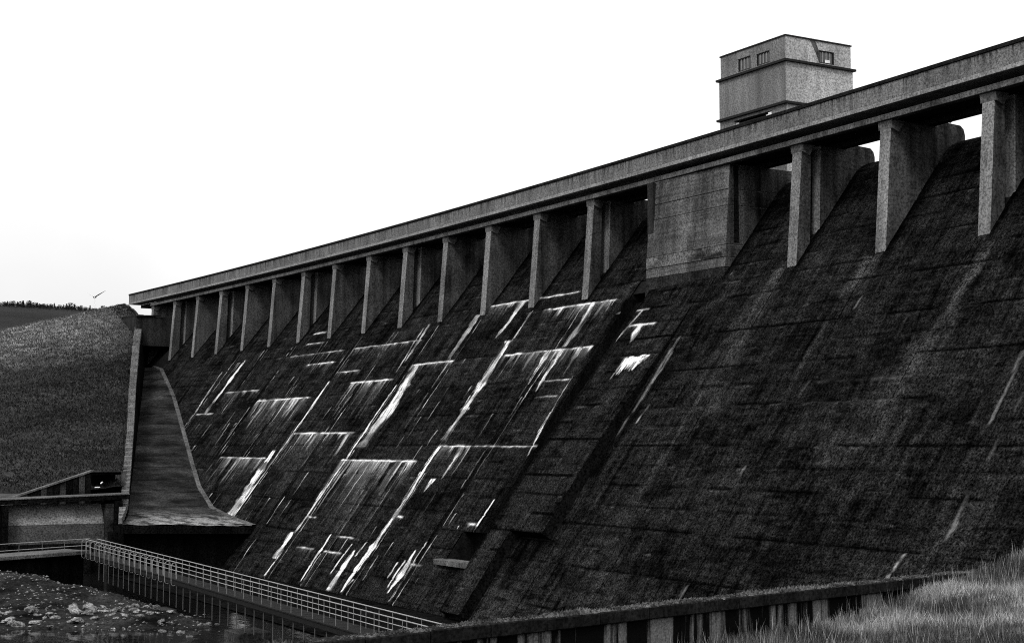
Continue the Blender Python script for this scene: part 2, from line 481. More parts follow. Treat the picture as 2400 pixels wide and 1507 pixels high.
PALE = [
 (71.06,10.54,71.18,7.26,1.87,2.52,0.7,0.6), (71.18,7.26,69.44,1.7,3.02,1.89,0.5,0.3), (62.54,10.38,62.9,8.02,1.58,1.29,0.8,0.5),
 (53.51,10.11,53.85,6.0,1.06,1.05,0.9,0.7), (53.85,6.0,54.87,3.57,1.86,2.58,0.55,0.65), (54.87,3.57,54.95,-0.02,2.35,1.84,0.2,0.4),
 (57.26,1.09,56.72,-1.02,3.17,3.09,0.3,0.35), (75.79,9.05,76.06,8.45,2.21,1.47,0.3,0.2), (71.44,-5.15,71.12,-8.45,5.8,6.05,0.25,0.25),
 (127.81,1.11,126.08,-4.19,9.26,10.3,0.5,0.15), (111.4,-1.73,109.21,-6.1,4.36,2.78,0.35,0.1), (111.93,9.4,111.72,6.27,1.15,1.42,0.3,0.2),
 (141.63,4.26,141.61,1.66,8.28,8.21,0.25,0.1), (124.8,10.4,124.49,4.4,2.13,2.43,0.35,0.2), (46.66,0.18,48.73,-3.44,1.79,2.4,0.12,0.1),
]
DARK = [
 (86.81,10.07,86.91,0.04,1.85,2.01,0.9,1.0), (78.0,9.31,78.69,1.9,0.64,0.62,0.6,0.6), (77.63,8.99,77.78,-2.04,1.33,1.45,0.7,1.0),
 (86.78,1.44,87.78,-5.72,1.87,2.25,1.0,1.0), (82.89,-5.72,83.12,-10.77,2.67,2.31,1.0,1.0), (71.64,10.5,71.51,4.95,1.03,0.67,0.8,0.2),
 (53.05,8.3,54.28,5.06,0.69,0.7,0.8,0.3), (77.83,13.33,77.81,7.96,1.17,1.14,0.8,0.5), (53.59,3.36,50.56,1.37,3.41,2.09,0.5,0.3),
 (156.49,14.88,154.81,11.41,4.67,2.28,0.7,0.3), (111.92,4.04,114.97,-1.4,2.69,3.35,0.6,0.3),
]

# ------------------------------------------------------------------ the dam: shape functions (metres; X upstream, Y along the dam)
def bow(Y):                                   # the dam is a shallow arch in plan
    return 1.8 - ((Y - 128.0) / 73.0) ** 2 * 1.9
def face_x(z):                                # downstream face
    z = np.asarray(z, float)
    return np.where(z <= 10.4, 59.72 - 0.735 * (10.4 - z), 59.72 + 0.80 * (z - 10.4))
NX, NZ = -0.806, 0.592                        # outward normal of the face
LIFT = 1.14
TOE = -10.6
PIERS = [39.2, 47.0, 54.76, 62.51, 70.27, 77.55, 85.41, 93.9, 101.74, 109.6, 117.26, 125.14, 132.89, 140.78, 148.55, 156.3, 163.98, 171.88, 179.43, 187.2]
PW = 0.82
DOUBLE = {70.27, 54.76, 93.9, 125.14, 148.55, 171.88, 187.2}

WEAR_CELLS = []
jr = random.Random(3)
DRIPS = []
for (y0, y1, z, dl, it) in JOINTS:
    z = round(z / LIFT) * LIFT if abs(z / LIFT - round(z / LIFT)) < 0.36 else z
    n = max(2, int((y1 - y0) * (1.1 + 1.0 * it)))
    ds = []
    for _ in range(n):
        w = jr.choice([0.04, 0.05, 0.06, 0.08, 0.12, 0.2, 0.34])
        ds.append((jr.uniform(y0, y1), w, dl * (0.08 + jr.random() ** 2.6 * 1.25), it * jr.uniform(0.35, 1.0)))
    DRIPS.append((y0, y1, z - 0.07, dl, it, ds))

xr_ = random.Random(19)
for p in PIERS:                                # lime along both sides of the joint strip below each pier
    if 90 < p < 168:
        for yy in (p - PW, p - PW, p):
            z = 10.2
            while z > -9.5:
                ln = xr_.uniform(.8, 4.0)
                if xr_.random() < .6:
                    STREAKS.append((yy, z, yy, z - ln, .12, .11, xr_.uniform(.35, .7), xr_.uniform(.3, .6)))
                z -= ln + xr_.uniform(.2, 1.5)
for _ in range(60):                            # short thin runs scattered over the wet half of the face
    yy = xr_.uniform(86, 165); z = round(xr_.uniform(-6, 8)) * LIFT
    STREAKS.append((yy, z, yy, z - xr_.uniform(.4, 2.2), xr_.choice([.1, .12, .2]), .08, xr_.uniform(.3, .6), .1))

PALE += [(81.6, 9.6, 81.6, -5.6, 5.0, 6.6, .02, .08), (83.5, -5.7, 83.5, -10.5, 2.6, 2.6, .2, .2), (79.5, -8.6, 79.5, -10.5, 2.0, 4.5, .2, .25)]
DARK += [(80.2, -5.6, 80.4, -8.6, 4.6, 1.6, 1, .9)]  # shade under the panel lip painted black into the face

for _ in range(46):                            # long pale and dark washes down the drier half
    yy = xr_.uniform(36, 77); z = xr_.uniform(-4, 10); ln = xr_.uniform(2, 7); w_ = xr_.uniform(.15, .9)
    if xr_.random() < .5: PALE.append((yy, z, yy + xr_.uniform(-.1, .1), z - ln, w_, w_ * xr_.uniform(.6, 1.4), xr_.uniform(.2, .55), .05))
    else: DARK.append((yy, z, yy, z - ln, w_, w_ * .7, xr_.uniform(.5, .9), .2))

def wear_and_shade(Y, Z):
    lime = np.zeros_like(Y); pale = np.zeros_like(Y); wet_shade = np.zeros_like(Y)
    a, b, c, d = Y.min(), Y.max(), Z.min(), Z.max()
    wob = (vnoise(Y * 1.5, Z * 0 + 3, 5) - 0.5) * 0.10
    Y = Y + .30 * (fbm(Y * .9, Z * .8, 61, 3) - .5)          # runs wander a little
    patchy = .35 + .85 * sstep(.34, .62, fbm(Y * .9, Z * .7, 62))
    for (y0, y1, z, dl, it, ds) in DRIPS:
        if y1 < a - 0.3 or y0 > b + 0.3 or z < c - 0.2 or z - dl * 1.3 > d:
            continue
        brk = 0.15 + 1.25 * fbm(Y * 1.6, Z * 0 + y0, 9, 3)
        end = sstep(y0 - 0.1, y0 + 0.5, Y) * (1 - sstep(y1 - 0.5, y1 + 0.1, Y))
        line = np.exp(-((Z - z - wob * 0.6) / (0.045 + 0.02 * it)) ** 2)
        lime = np.maximum(lime, np.clip(line * it * 1.25 * brk, 0, 1) * end)
        t = z - Z
        haze = np.where(t > 0, np.exp(-t / (0.22 * dl + 0.05)), 0) * end * it * 0.28 * (vnoise(Y * 3.1, Z * 0.2, 21) > 0.42)
        lime = np.maximum(lime, haze)
        if dl > .4:
            run = sstep(.45, .75, vnoise(Y * 4.5, Z * .12 + y0, 33)) * sstep(.3, .6, vnoise(Y * .9, Z * 0 + z, 34))
            pale = np.maximum(pale, np.where(t > 0, np.exp(-t / (1.1 * dl + .4)), 0) * end * it * run)
        for (yc, w, ln, i2) in ds:
            k = np.clip(1 - np.abs(Y - yc - 0.03 * np.sin(Z * 3 + yc)) / (w * (1.15 - 0.6 * np.clip(t / ln, 0, 1))), 0, 1) ** 0.6
            lime = np.maximum(lime, np.where((t > -0.03) & (t < ln), i2 * k * (1 - np.clip(t / ln, 0, 1)) ** 0.7, 0))
    def strips(L, soft, grain, out):
        for (ya, za, yb, zb, wa, wb, ia, ib) in L:
            if min(ya, yb) - wa - wb > b or max(ya, yb) + wa + wb < a or min(za, zb) > d or max(za, zb) < c:
                continue
            t = (za - Z) / max(za - zb, 1e-3)
            tc_ = np.clip(t, 0, 1)
            yc = ya + (yb - ya) * tc_
            w = np.maximum((wa + (wb - wa) * tc_) * 0.5, 0.055)
            e = np.abs(Y - yc) / w * (1 + (1.0 if grain else 0) * (vnoise(Y * 0 + 3 + ya, Z * 2.6, 77) - .35))
            k = 1 - (sstep(1 - soft, 1.0 + soft * 0.4, e) if ya > 78 or not grain else sstep(.2, 1.35, e))
            inside = sstep(-0.03, 0.01, t) * (1 - sstep(0.97, 1.05, t))
            v = k * inside * (ia + (ib - ia) * tc_)
            if grain:
                v = v * (1 - (.55 if ya > 78 else .1) * sstep(.5, .72, vnoise(Z * 1.1 + ya * 3, Y * .5, 78)))
                v = v * (0.6 + 0.6 * vnoise(Y * 11, Z * 0.6 + ya, 31)) * np.where(w > 0.22, 0.3 + 0.85 * sstep(.36, .60, fbm(Y * 5.5, Z * 1.1, 8) + .22 * (1 - np.clip(e, 0, 1))), 1.0)
            else:
                v = v * (0.4 + 0.9 * fbm(Y * 1.4, Z * 0.6, 12))
            out[:] = np.maximum(out, np.clip(v, 0, 1))
    strips(STREAKS, 0.22, True, lime)
    strips(PALE, 0.9, False, pale)
    strips(DARK, 0.5, False, wet_shade)
    wet_shade = np.where((Y > 82.1) & (Y < 85.0) & (Z < -5.6), wet_shade * .1, wet_shade)
    lime = lime * np.where(lime < .85, patchy, 1.0) 
    far_ = Y < 78
    lime = np.where(far_, lime * .62, lime)
    m_ = np.zeros_like(Y)
    for p in PIERS:
        if 84 < p < 175 and p - PW < b and p > a:
            m_ = np.maximum(m_, sstep(p - PW - .15, p - PW + .1, Y) * (1 - sstep(p - .1, p + .15, Y)))
    wet_shade = np.maximum(wet_shade, m_ * .75 * sstep(.3, .55, vnoise(Y * .3, Z * .25, 52)) * (1 - sstep(9.5, 10.5, Z)))
    wet_shade = np.maximum(wet_shade, .6 * sstep(.60, .68, fbm(Y * .30, Z * .75, 53) + .16 * (fbm(Y * 2.1, Z * 3.0, 55) - .5)) * sstep(-9.5, -7, Z))
    kz = np.round(Z / LIFT); dz = np.abs(Z - kz * LIFT)
    jd = (1 - sstep(.05, .12, dz)) * np.where(kz % 2 == 0, 1.0, .75) * sstep(.34, .5, vnoise(Y * .45, kz * 3.7, 57))
    wet_shade = np.maximum(wet_shade, jd * np.where(Y > 86, .55, .95))
    up = Z - kz * LIFT
    pale = np.maximum(pale, np.where((up < -.05) & (up > -.2), .5, 0) * sstep(.62, .8, fbm(Y * .8, kz * 5.1, 58)))
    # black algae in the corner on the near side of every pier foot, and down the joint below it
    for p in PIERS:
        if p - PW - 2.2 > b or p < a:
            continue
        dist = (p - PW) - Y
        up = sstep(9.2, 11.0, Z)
        wet_shade = np.maximum(wet_shade, np.where(dist > -0.1, np.exp(-(np.clip(dist, 0, 9) / 0.75) ** 2), 0) * up)
    return lime, pale, wet_shade

def face_panel(name, parent, y0, y1, z0, z1, off, step, mat, edge=0.02):
    nu = max(4, int((y1 - y0) / step) + 1)
    nv = max(4, int((z1 - z0) * 1.24 / step) + 1)
    y = np.linspace(y0, y1, nu); z = np.linspace(z0, z1, nv)
    Y, Z = np.meshgrid(y, z, indexing='ij')
    o = off(Z) if callable(off) else np.full_like(Y, off)
    o = o + (fbm(Y * 1.3, Z * 1.7, 4) - 0.5) * 0.05
    e = np.zeros_like(Y)
    e[0, :] = .5; e[-1, :] = .5; e[:, 0] = 2; e[:, -1] = 2
    o = o - e * edge
    kk = np.round(Z / LIFT)
    o = o - np.where((np.abs(Z - kk * LIFT) < step * 0.42) & (kk % 2 == 1), 0.022, 0)
    X = face_x(Z) + bow(Y) + NX * o
    V = np.stack([X, Y, Z + NZ * o], -1).reshape(-1, 3)
    lime, pale, wet_shade = wear_and_shade(Y, Z)
    tone = np.full(Y.size, rng.uniform(0.82, 1.22))
    me = grid_mesh(name, V, nu, nv, True, {'wear_and_shade': np.stack([lime, pale, wet_shade], -1).reshape(-1, 3), 'tone': tone}, True)
    return link(name, me, mat, parent)

dam = empty('dam', (60, 120, TOE), 'long black-stained concrete dam with a pier bridge along its crest and white lime runs', 'dam')

# solid body behind the face panels
def core_poly(notch=False, back=0.0):
    pts = []
    zs = [-12.5, TOE, -7.5, -5.7, -5.55, 0, 5, 10.25, 10.4, 16.0]
    for z in zs:
        if notch and z == -7.5:
            pts += [(float(face_x(-7.55)) + 0.15, -7.55), (float(face_x(-7.55)) + 2.6, -7.55)]
            continue
        if notch and z == -5.7:
            pts += [(float(face_x(-5.62)) + 2.6, -5.62), (float(face_x(-5.62)) + 0.15, -5.62)]
            continue
        pts.append((float(face_x(z)) + 0.15 + (back if -5.6 < z < 10.3 else 0), z))
    pts += [(66.9, 16.2), (68.2, 16.0), (68.2, -12.5)]
    return pts
def bowed_prism(b, poly, y0, y1, n):
    ys = np.linspace(y0, y1, n + 1)
    k = len(poly); base = len(b.v)
    for y in ys:
        dx = float(bow(y))
        b.v += [(x + dx, float(y), z) for x, z in poly]
    for i in range(n):
        for j in range(k):
            j2 = (j + 1) % k
            p = base + i * k
            b.f.append((p + j, p + j2, p + k + j2, p + k + j))
    b.f.append(tuple(base + j for j in reversed(range(k))))
    b.f.append(tuple(base + n * k + j for j in range(k)))
b = MB()
bowed_prism(b, core_poly(), 24, 84.9, 14)
bowed_prism(b, core_poly(True, 1.0), 84.91, 87.0, 1)
bowed_prism(b, core_poly(True), 87.01, 89.8, 2)
bowed_prism(b, core_poly(), 89.81, 206, 24)
b.build('body', M['core'], dam)

# face panels, bay by bay and lift by lift
LEVELS = [TOE, -9.12, -6.84, -4.56, -2.28, 0, 2.28, 4.56, 6.84, 9.12, 11.4, 13.68, 15.9]
def proud(Z):
    return 0.75 * (1 - sstep(-3.0, 10.6, Z))
n_panel = 0
for i in range(len(PIERS) - 1):
    p0, p1 = PIERS[i], PIERS[i + 1]
    step = 0.15 if p0 < 76 else (0.075 if p0 < 135 else 0.11)
    if p0 == 77.55:                                   # bay of the valve block: a proud panel, then a buttress beside a recess
        lv = [-5.65, -4.56] + [q for q in LEVELS if -4.5 < q < 10] + [10.9]
        for a, c in zip(lv[:-1], lv[1:]):
            face_panel('proud_panel', dam, 78.3, 84.9, a + 0.004, c - 0.004, proud, step, M['face'])
        for a, c in zip([TOE, -9.12, -6.84], [-9.12, -6.84, -5.66]):
            face_panel('buttress_panel', dam, 82.2, 84.9, a + 0.004, c - 0.004, 0.75, step, M['face'])
            face_panel('face_panel', dam, 77.58, 82.18, a + 0.004, c - 0.004, 0.0, step, M['face'])
        s = MB()
        zs = np.linspace(-5.65, 10.9, 24)
        for yy, zz in ((78.3, zs), (84.9, zs), (82.2, np.linspace(TOE, -5.65, 8)), (84.9, np.linspace(TOE, -5.66, 8))):
            for a, c in zip(zz[:-1], zz[1:]):
                k = len(s.v)
                for z in (a, c):
                    o = float(proud(np.array(z)))
                    x = float(face_x(z)) + bow(yy)
                    s.v += [(x + 0.1, yy, z), (x + NX * (o - 0.03), yy, z + NZ * (o - 0.03))]
                s.f.append((k, k + 1, k + 3, k + 2))
        k = len(s.v); z = -5.65; o = 0.73
        for yy in (78.3, 84.9):
            x = float(face_x(z)) + bow(yy)
            s.v += [(x + 0.2, yy, z), (x + NX * o, yy, z + NZ * o)]
        s.f.append((k, k + 1, k + 3, k + 2))
        link('panel_edge', s.mesh('panel_edge', False), M['wet_shade'], dam)
        face_panel('margin_strip', dam, 77.57, 78.29, -5.64, 11.3, -0.02, 0.16, M['face'])
        face_panel('margin_strip', dam, 84.92, 85.42, TOE, -7.56, -0.02, 0.16, M['face'])
        face_panel('channel_floor', dam, 84.92, 86.98, -5.55, 10.2, -0.62, 0.16, M['wet_shade'])
        s = MB()
        zs = np.linspace(-5.6, 10.3, 20)
        for a, c in zip(zs[:-1], zs[1:]):
            k = len(s.v)
            for z in (a, c):
                x = float(face_x(z)) + float(bow(87.0))
                s.v += [(x - NX * .75, 87.0, z - NZ * .75), (x + NX * -0.02, 87.0, z + NZ * -0.02)]
            s.f.append((k, k + 1, k + 3, k + 2))
        link('channel_side', s.mesh('channel_side', False), M['wet_shade'], dam)
        continue
    for a, c in zip(LEVELS[:-1], LEVELS[1:]):
        y0, y1 = p0 + 0.006, p1 - PW - 0.006
        if p0 == 85.41 and -5.7 < c and a < 10.3 and a > -5: y0 = 87.01
        if p0 == 85.41 and a in (-9.12, -6.84):       # leave the outlet recess open
            if a == -9.12:
                face_panel('face_panel', dam, y0, y1, a + 0.01, -7.52, 0, step, M['face'])
                face_panel('face_panel', dam, 89.82, y1, -7.5, c - 0.01, 0, step, M['face'])
            else:
                face_panel('face_panel', dam, 89.82, y1, a + 0.01, -5.66, 0, step, M['face'])
                face_panel('face_panel', dam, 87.01, y1, -5.64, c - 0.01, 0, step, M['face'])
            continue
        face_panel('face_panel', dam, y0, y1, a + 0.004, c - 0.004, float(rng.uniform(-0.012, 0.012)), step, M['face'])
    # narrow strip of the contraction joint below the pier
    if p1 != 85.41:
        face_panel('joint_strip', dam, p1 - PW, p1, TOE, 10.9, -0.02, step, M['face'], edge=0.03)
# outlet recess lining and its pale sill
s = MB()
x0 = float(face_x(-7.5)) + bow(88)
s.box(x0 + 2.2, x0 + 2.4, 85.46, 89.78, -7.54, -5.64)
s.build('outlet_recess', M['wet_shade'], dam)
s = MB()
s.box(x0 - 0.55, x0 + 0.5, 85.5, 90.3, -7.78, -7.42)
s.build('sill', M['slab'], dam, 0.02)

# rounded spillway crest of each bay
CR = [(64.08, 15.85), (64.72, 16.62), (65.2, 17.0), (65.7, 17.24), (66.2, 17.36), (66.7, 17.36), (67.3, 17.1), (67.8, 16.5), (67.8, 15.5), (66, 15.2)]
for i in range(len(PIERS) - 1):
    if PIERS[i] == 77.55:
        continue
    s = MB()
    bowed_prism(s, CR, PIERS[i] + 0.01, PIERS[i + 1] - PW - 0.01, 3)
    o = s.build('spill_crest', M['face'], dam)
    o.data.attributes.new('tone', 'FLOAT', 'POINT').data.foreach_set('value', np.full(len(o.data.vertices), 1.0, np.float32))

# piers
def pier_mesh(double):
    s = MB()
    prof = [(60.5, 17.97), (59.86, 10.2), (60.5, 9.6), (65.4, 15.0), (66.3, 15.4), (66.3, 17.7), (66.2, 18.02), (65.95, 18.22), (64.3, 18.3), (64.1, 17.97)]
    if not double:
        s.prism_y(prof, -PW, 0)
    else:
        nib = [(60.5, 17.97), (59.86, 10.2), (60.5, 9.9), (61.0, 10.4), (61.25, 17.97)]
        mid = [(61.25, 17.97), (61.0, 10.4), (61.6, 10.9), (61.85, 17.97)]
        rest = [(61.85, 17.97), (61.6, 10.9), (65.4, 15.0), (66.3, 15.4), (66.3, 17.7), (66.2, 18.02), (65.95, 18.22), (64.3, 18.3), (64.1, 17.97)]
        s.prism_y(nib, -PW, 0)
        s.prism_y(mid, -PW * 0.35, 0)
        s.prism_y(rest, -PW - 0.12, 0)
    me = s.mesh('pier', True, 0.03)
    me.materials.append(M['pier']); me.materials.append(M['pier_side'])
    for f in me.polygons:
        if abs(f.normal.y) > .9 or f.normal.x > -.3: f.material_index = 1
    return me
PM = {False: pier_mesh(False), True: pier_mesh(True)}
for p in PIERS + [195.0]:
    if p in (77.55, 85.41):
        continue
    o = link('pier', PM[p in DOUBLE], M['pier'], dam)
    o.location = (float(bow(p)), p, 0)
    s = MB()                                             # small corbel under the beam
    s.prism_y([(60.42, 17.96), (60.46, 17.5), (61.0, 17.3), (61.4, 17.96)], p - PW - 0.14, p + 0.1)
    for k in range(len(s.v)):
        x, y, z = s.v[k]; s.v[k] = (x + float(bow(p)), y, z)
    s.build('corbel', M['beam'], dam)

# valve block filling one bay, cast in tall lifts
M['block_pale'] = concrete('pale_patched_block_concrete', 0.014, 0.11, lo=.42, hi=.56, speck=0.6, sx=(.5, .5, 2.0))
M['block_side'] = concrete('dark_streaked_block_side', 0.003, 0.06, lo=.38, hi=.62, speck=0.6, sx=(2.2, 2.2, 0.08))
M['block_moss'] = concrete('mossy_block_foot', 0.003, 0.03, speck=0.7)
zl = [8.6, 11.3, 11.95, 12.75, 15.3, 16.35, 17.96]
for a, c, dx, bm_ in zip(zl[:-1], zl[1:], (0.0, 0.0, -0.03, 0.0, 0.02, 0.0), ('block_moss', 'block', 'block_pale', 'block', 'block', 'block')):
    s = MB()
    lean = lambda z: 60.45 - 0.07 * (17.96 - z)
    s.quad_box([(lean(a) + dx + 1.0, 76.75, a + .012), (67.6, 76.75, a + .012), (67.6, 85.4, a + .012), (lean(a) + dx + 1.0, 85.4, a + .012),
                (lean(c) + dx + 1.0, 76.75, c - .012), (67.6, 76.75, c - .012), (67.6, 85.4, c - .012), (lean(c) + dx + 1.0, 85.4, c - .012)])
    o = s.build('block_panel', M[bm_], dam, 0.02)
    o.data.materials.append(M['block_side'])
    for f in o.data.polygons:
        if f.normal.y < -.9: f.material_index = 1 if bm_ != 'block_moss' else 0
s = MB(); s.box(61.75, 62.15, 76.735, 76.749, 12.9, 17.9); s.build('slot_shade', M['wet_shade'], dam)  # flat black strip standing in for the shade inside a slot
s = MB(); s.box(68.6, 69.0, 85.43, 101, 15.2, 18.6); s.build('sky_gap_blocker', M['soffit'], dam)  # added behind the deck only to block a gap of sky
s = MB(); s.box(61.2, 61.45, 84.75, 85.43, 12.3, 17.9); s.build('block_rib', M['soffit'], dam)

# deck: edge beams, slab, parapet panels with black coping
ys = np.array([26.0] + [0.5 * (a + c) - PW / 2 for a, c in zip(PIERS[:-1], PIERS[1:])] + [191.0, 202.4])
ys = np.insert(ys, 1, 31.5)
def bowed_box(name, mat, x0, x1, y0, y1, z0, z1, bevel=0.0, n=1):
    s = MB()
    bowed_prism(s, [(x0, z0), (x1, z0), (x1, z1), (x0, z1)], y0, y1, n)
    return s.build(name, mat, dam, bevel)
for a, c in zip(ys[:-1], ys[1:]):
    bowed_box('parapet_panel', M['parapet'], 60.0, 60.24, a + 0.016, c - 0.016, 18.95, 19.9, 0.015)
    bowed_box('deck_edge', M['edge'], 59.965, 61.6, a + 0.012, c - 0.012, 18.70, 18.94, 0.015)
    bowed_box('coping', M['coping_dark'], 59.93, 60.32, a + 0.006, c - 0.006, 19.905, 20.12, 0.02)
    bowed_box('upstream_parapet', M['parapet'], 63.75, 63.98, a + 0.012, c - 0.012, 18.72, 19.6)
    if a < 195: bowed_box('edge_beam', M['beam'], 60.3, 60.8, a + 0.004, min(c - 0.004, 195.2), 17.98, 18.29, 0.02)
bowed_box('deck_slab', M['soffit'], 61.61, 64.0, 26, 202.3, 18.3, 18.7, n=24)
bowed_box('rear_beam', M['soffit'], 63.4, 64.0, 26, 202.3, 17.98, 18.29, n=24)

# ------------------------------------------------------------------ gatehouse tower
tower = empty('gatehouse', (70, 81, 18.7), 'pale flat-roofed gatehouse tower standing behind the dam parapet', 'tower')
X0, X1, Y0, Y1 = 67.0, 73.0, 77.64, 84.75
def wall_open(b, axis, c0, c1, a0, a1, z0, z1, holes):
    """box wall with rectangular holes; axis 'x': wall at X c0..c1 spanning Y a0..a1; axis 'y': wall at Y c0..c1 spanning X"""
    def put(u0, u1, w0, w1):
        if u1 - u0 < 1e-4 or w1 - w0 < 1e-4: return
        if axis == 'x': b.box(c0, c1, u0, u1, w0, w1)
        else: b.box(u0, u1, c0, c1, w0, w1)
    u = a0
    for (h0, h1, k0, k1) in sorted(holes):
        put(u, h0, z0, z1); put(h0, h1, z0, k0); put(h0, h1, k1, z1); u = h1
    put(u, a1, z0, z1)
# upper storey, set in a little
W_LEFT = [(81.35, 82.75, 25.86, 26.78), (79.35, 80.75, 25.86, 26.7)]
W_RIGHT = [(70.05, 71.4, 25.84, 26.72)]
b = MB()
wall_open(b, 'x', X0 + .08, X0 + .38, Y0 + .08, Y1 - .08, 25.72, 27.32, W_LEFT)
wall_open(b, 'y', Y0 + .085, Y0 + .375, X0 + .381, X1 - .381, 25.72, 27.32, W_RIGHT)
b.box(X1 - .38, X1 - .08, Y0 + .08, Y1 - .08, 25.72, 27.32)
b.box(X0 + .381, X1 - .381, Y1 - .375, Y1 - .085, 25.72, 27.32)
b.build('upper_wall', M['tower'], tower)
b = MB(); b.box(X0 + 0.02, X1 - 0.02, Y0 + 0.02, Y1 - 0.02, 27.322, 27.41); b.build('roof', M['dark'], tower)
b = MB(); b.box(X0 + 0.1, X1 - 0.1, Y0 + 0.1, Y1 - 0.1, 27.412, 27.46); b.build('roof_sheet', M['white'], tower)
b = MB(); b.box(X0, X1, Y0, Y1, 22.86, 25.56); b.build('middle_wall', M['tower'], tower)
b = MB(); b.box(X0 - .18, X1 + .18, Y0 - .18, Y1 + .18, 25.562, 25.718); b.build('string_course', M['dark'], tower)
b = MB(); b.box(X0 - .16, X1 + .16, Y0 - .16, Y1 + .16, 22.70, 22.858); b.build('string_course', M['dark'], tower)
b = MB()
wall_open(b, 'x', X0 + .03, X0 + .35, Y0 + .03, Y1 - .03, 16, 22.698, [(79.15, 83.2, 18.72, 22.5)])
wall_open(b, 'y', Y0 + .035, Y0 + .345, X0 + .351, X1 - .351, 16, 22.698, [])
b.box(X1 - .35, X1 - .03, Y0 + .03, Y1 - .03, 16, 22.698)
b.box(X0 + .351, X1 - .351, Y1 - .345, Y1 - .035, 16, 22.698)
b.build('lower_wall', M['tower'], tower)
b = MB(); b.box(X0 + .36, X1 - .36, Y0 + .36, Y1 - .36, 18.70, 18.78); b.build('floor_slab', M['soffit'], tower)
b = MB(); b.box(X0 + .02, X0 + .10, 79.17, 79.5, 18.74, 22.42); b.box(X0 + .03, X0 + .09, 79.5, 79.72, 21.9, 22.3); b.build('sky_sliver_post', M['white'], tower)  # white post added to stand for a sliver of sky in the doorway
b = MB(); b.box(X0 + .12, X0 + .2, 79.76, 83.0, 18.74, 22.3); b.build('roller_door', M['dark'], tower)
b = MB(); b.box(X0 - .02, X0 + .03, 82.6, 82.9, 21.5, 22.3); b.build('wall_lamp', M['frame'], tower)
def window(axis, c, u0, u1, z0, z1, nb):
    fr = MB(); gl = MB()
    def put(bb, a0, a1, w0, w1, d0, d1):
        if axis == 'x': bb.box(c + d0, c + d1, a0, a1, w0, w1)
        else: bb.box(a0, a1, c + d0, c + d1, w0, w1)
    t_ = 0.07
    put(fr, u0, u1, z0, z0 + t_, .08, .17); put(fr, u0, u1, z1 - t_, z1, .08, .17)
    put(fr, u0, u0 + t_, z0 + t_, z1 - t_, .08, .17); put(fr, u1 - t_, u1, z0 + t_, z1 - t_, .08, .17)
    f = fr.build('window', M['dark'], tower)
    put(gl, u0 + t_, u1 - t_, z0 + t_, z1 - t_, .14, .155)
    gl.build('pane', M['glass'], f)
    for k in range(1, nb):
        m = MB(); q = u0 + (u1 - u0) * k / nb
        put(m, q - .03, q + .03, z0 + t_ + .001, z1 - t_ - .001, .09, .139)
        m.build('mullion', M['mullion'], f)
    return f
for (a, c, z0, z1) in W_LEFT: window('x', X0 + .04, a + .01, c - .01, z0 + .005, z1 - .005, 4)
wf = None
for (a, c, z0, z1) in W_RIGHT: wf = window('y', Y0 + .04, a + .01, c - .01, z0 + .005, z1 - .005, 4)
b = MB(); b.box(70.6, 71.0, Y0 + .09, Y0 + .135, 25.92, 26.12); b.build('notice', M['white'], wf)
b = MB()                                                       # slanting dark stain beside the window, added as a thin strip
k0 = [(69.25, 27.31), (69.72, 27.31), (70.04, 26.66), (70.04, 25.85), (69.75, 26.5)]
n = len(b.v); yy = Y0 + .078
b.v += [(x, yy, z) for x, z in k0] + [(x, yy + .02, z) for x, z in k0]
b.f.append((4, 3, 2, 1, 0)); b.f.append((5, 6, 7, 8, 9))
for i in range(5): b.f.append((i, (i + 1) % 5, 5 + (i + 1) % 5, 5 + i))
b.build('stain_strip', concrete('grey_stain_strip', 0.035, 0.09), tower)

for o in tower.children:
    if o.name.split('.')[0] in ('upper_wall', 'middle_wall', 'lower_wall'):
        o.data.materials.append(M['tower_lit'])
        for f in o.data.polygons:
            if f.normal.y < -.9: f.material_index = 1  # near-side faces take the lighter, sunlit tone

# ------------------------------------------------------------------ side chute at the far end of the dam
chute = empty('side_chute', (50, 155, -6), 'curved mossy side chute running down beside the far end of the dam', 'spillway')
FR = np.array([(190, 9.85), (186.6, 9.4), (174.45, 5.61), (161.5, 1.06), (152.5, -2.05), (146.4, -4.06), (139.1, -5.86), (132.8, -6.48), (126.2, -6.93)])[::-1]
FL = np.array([(191, 58.69, 10.07), (174.4, 53.18, 4.56), (158, 47.73, -.31), (147, 44.05, -3.57), (136, 40.31, -5.94), (126.2, 37.03, -6.52)])[::-1]
TL = np.array([(199, 59.88, 17.11), (184, 55.01, 12.57), (168, 49.89, 6.73), (154, 45.6, 1.85), (142, 41.81, -2.26), (132, 38.62, -5.03), (126.2, 36.78, -6.1)])[::-1]
TR = np.array([(199, 60.85), (184, 55.85), (168, 50.66), (154, 46.3), (142, 42.49), (132, 39.3), (126.2, 37.1)])[::-1]
yq = np.linspace(126.2, 190, 130)
def rows_to_mesh(cols, name, mat, parent, smooth=True, attrs=None):
    V = np.stack(cols, 1)                      # (ny, nc, 3)
    return link(name, grid_mesh(name, V.reshape(-1, 3), V.shape[0], V.shape[1], False, attrs, smooth), mat, parent)
zr = np.interp(yq, FR[:, 0], FR[:, 1]); xr = face_x(zr) + bow(yq) - 0.25
xl = np.interp(yq, FL[:, 0], FL[:, 1]); zl_ = np.interp(yq, FL[:, 0], FL[:, 2])
cols = []; dryc = []
for s_ in np.linspace(0, 1, 26):
    x = xl + (xr - xl) * s_; z = zl_ + (zr - zl_) * s_
    z = z + (fbm(x * 0.9, yq * 0.6, 41) - 0.5) * 0.22
    cols.append(np.stack([x, yq, z], -1))
    dryc.append((1 - sstep(128.5, 138, yq + (fbm(x * .5, yq * .5, 44) - .5) * 5)) * (.3 + .7 * sstep(0.0, .25, s_)))
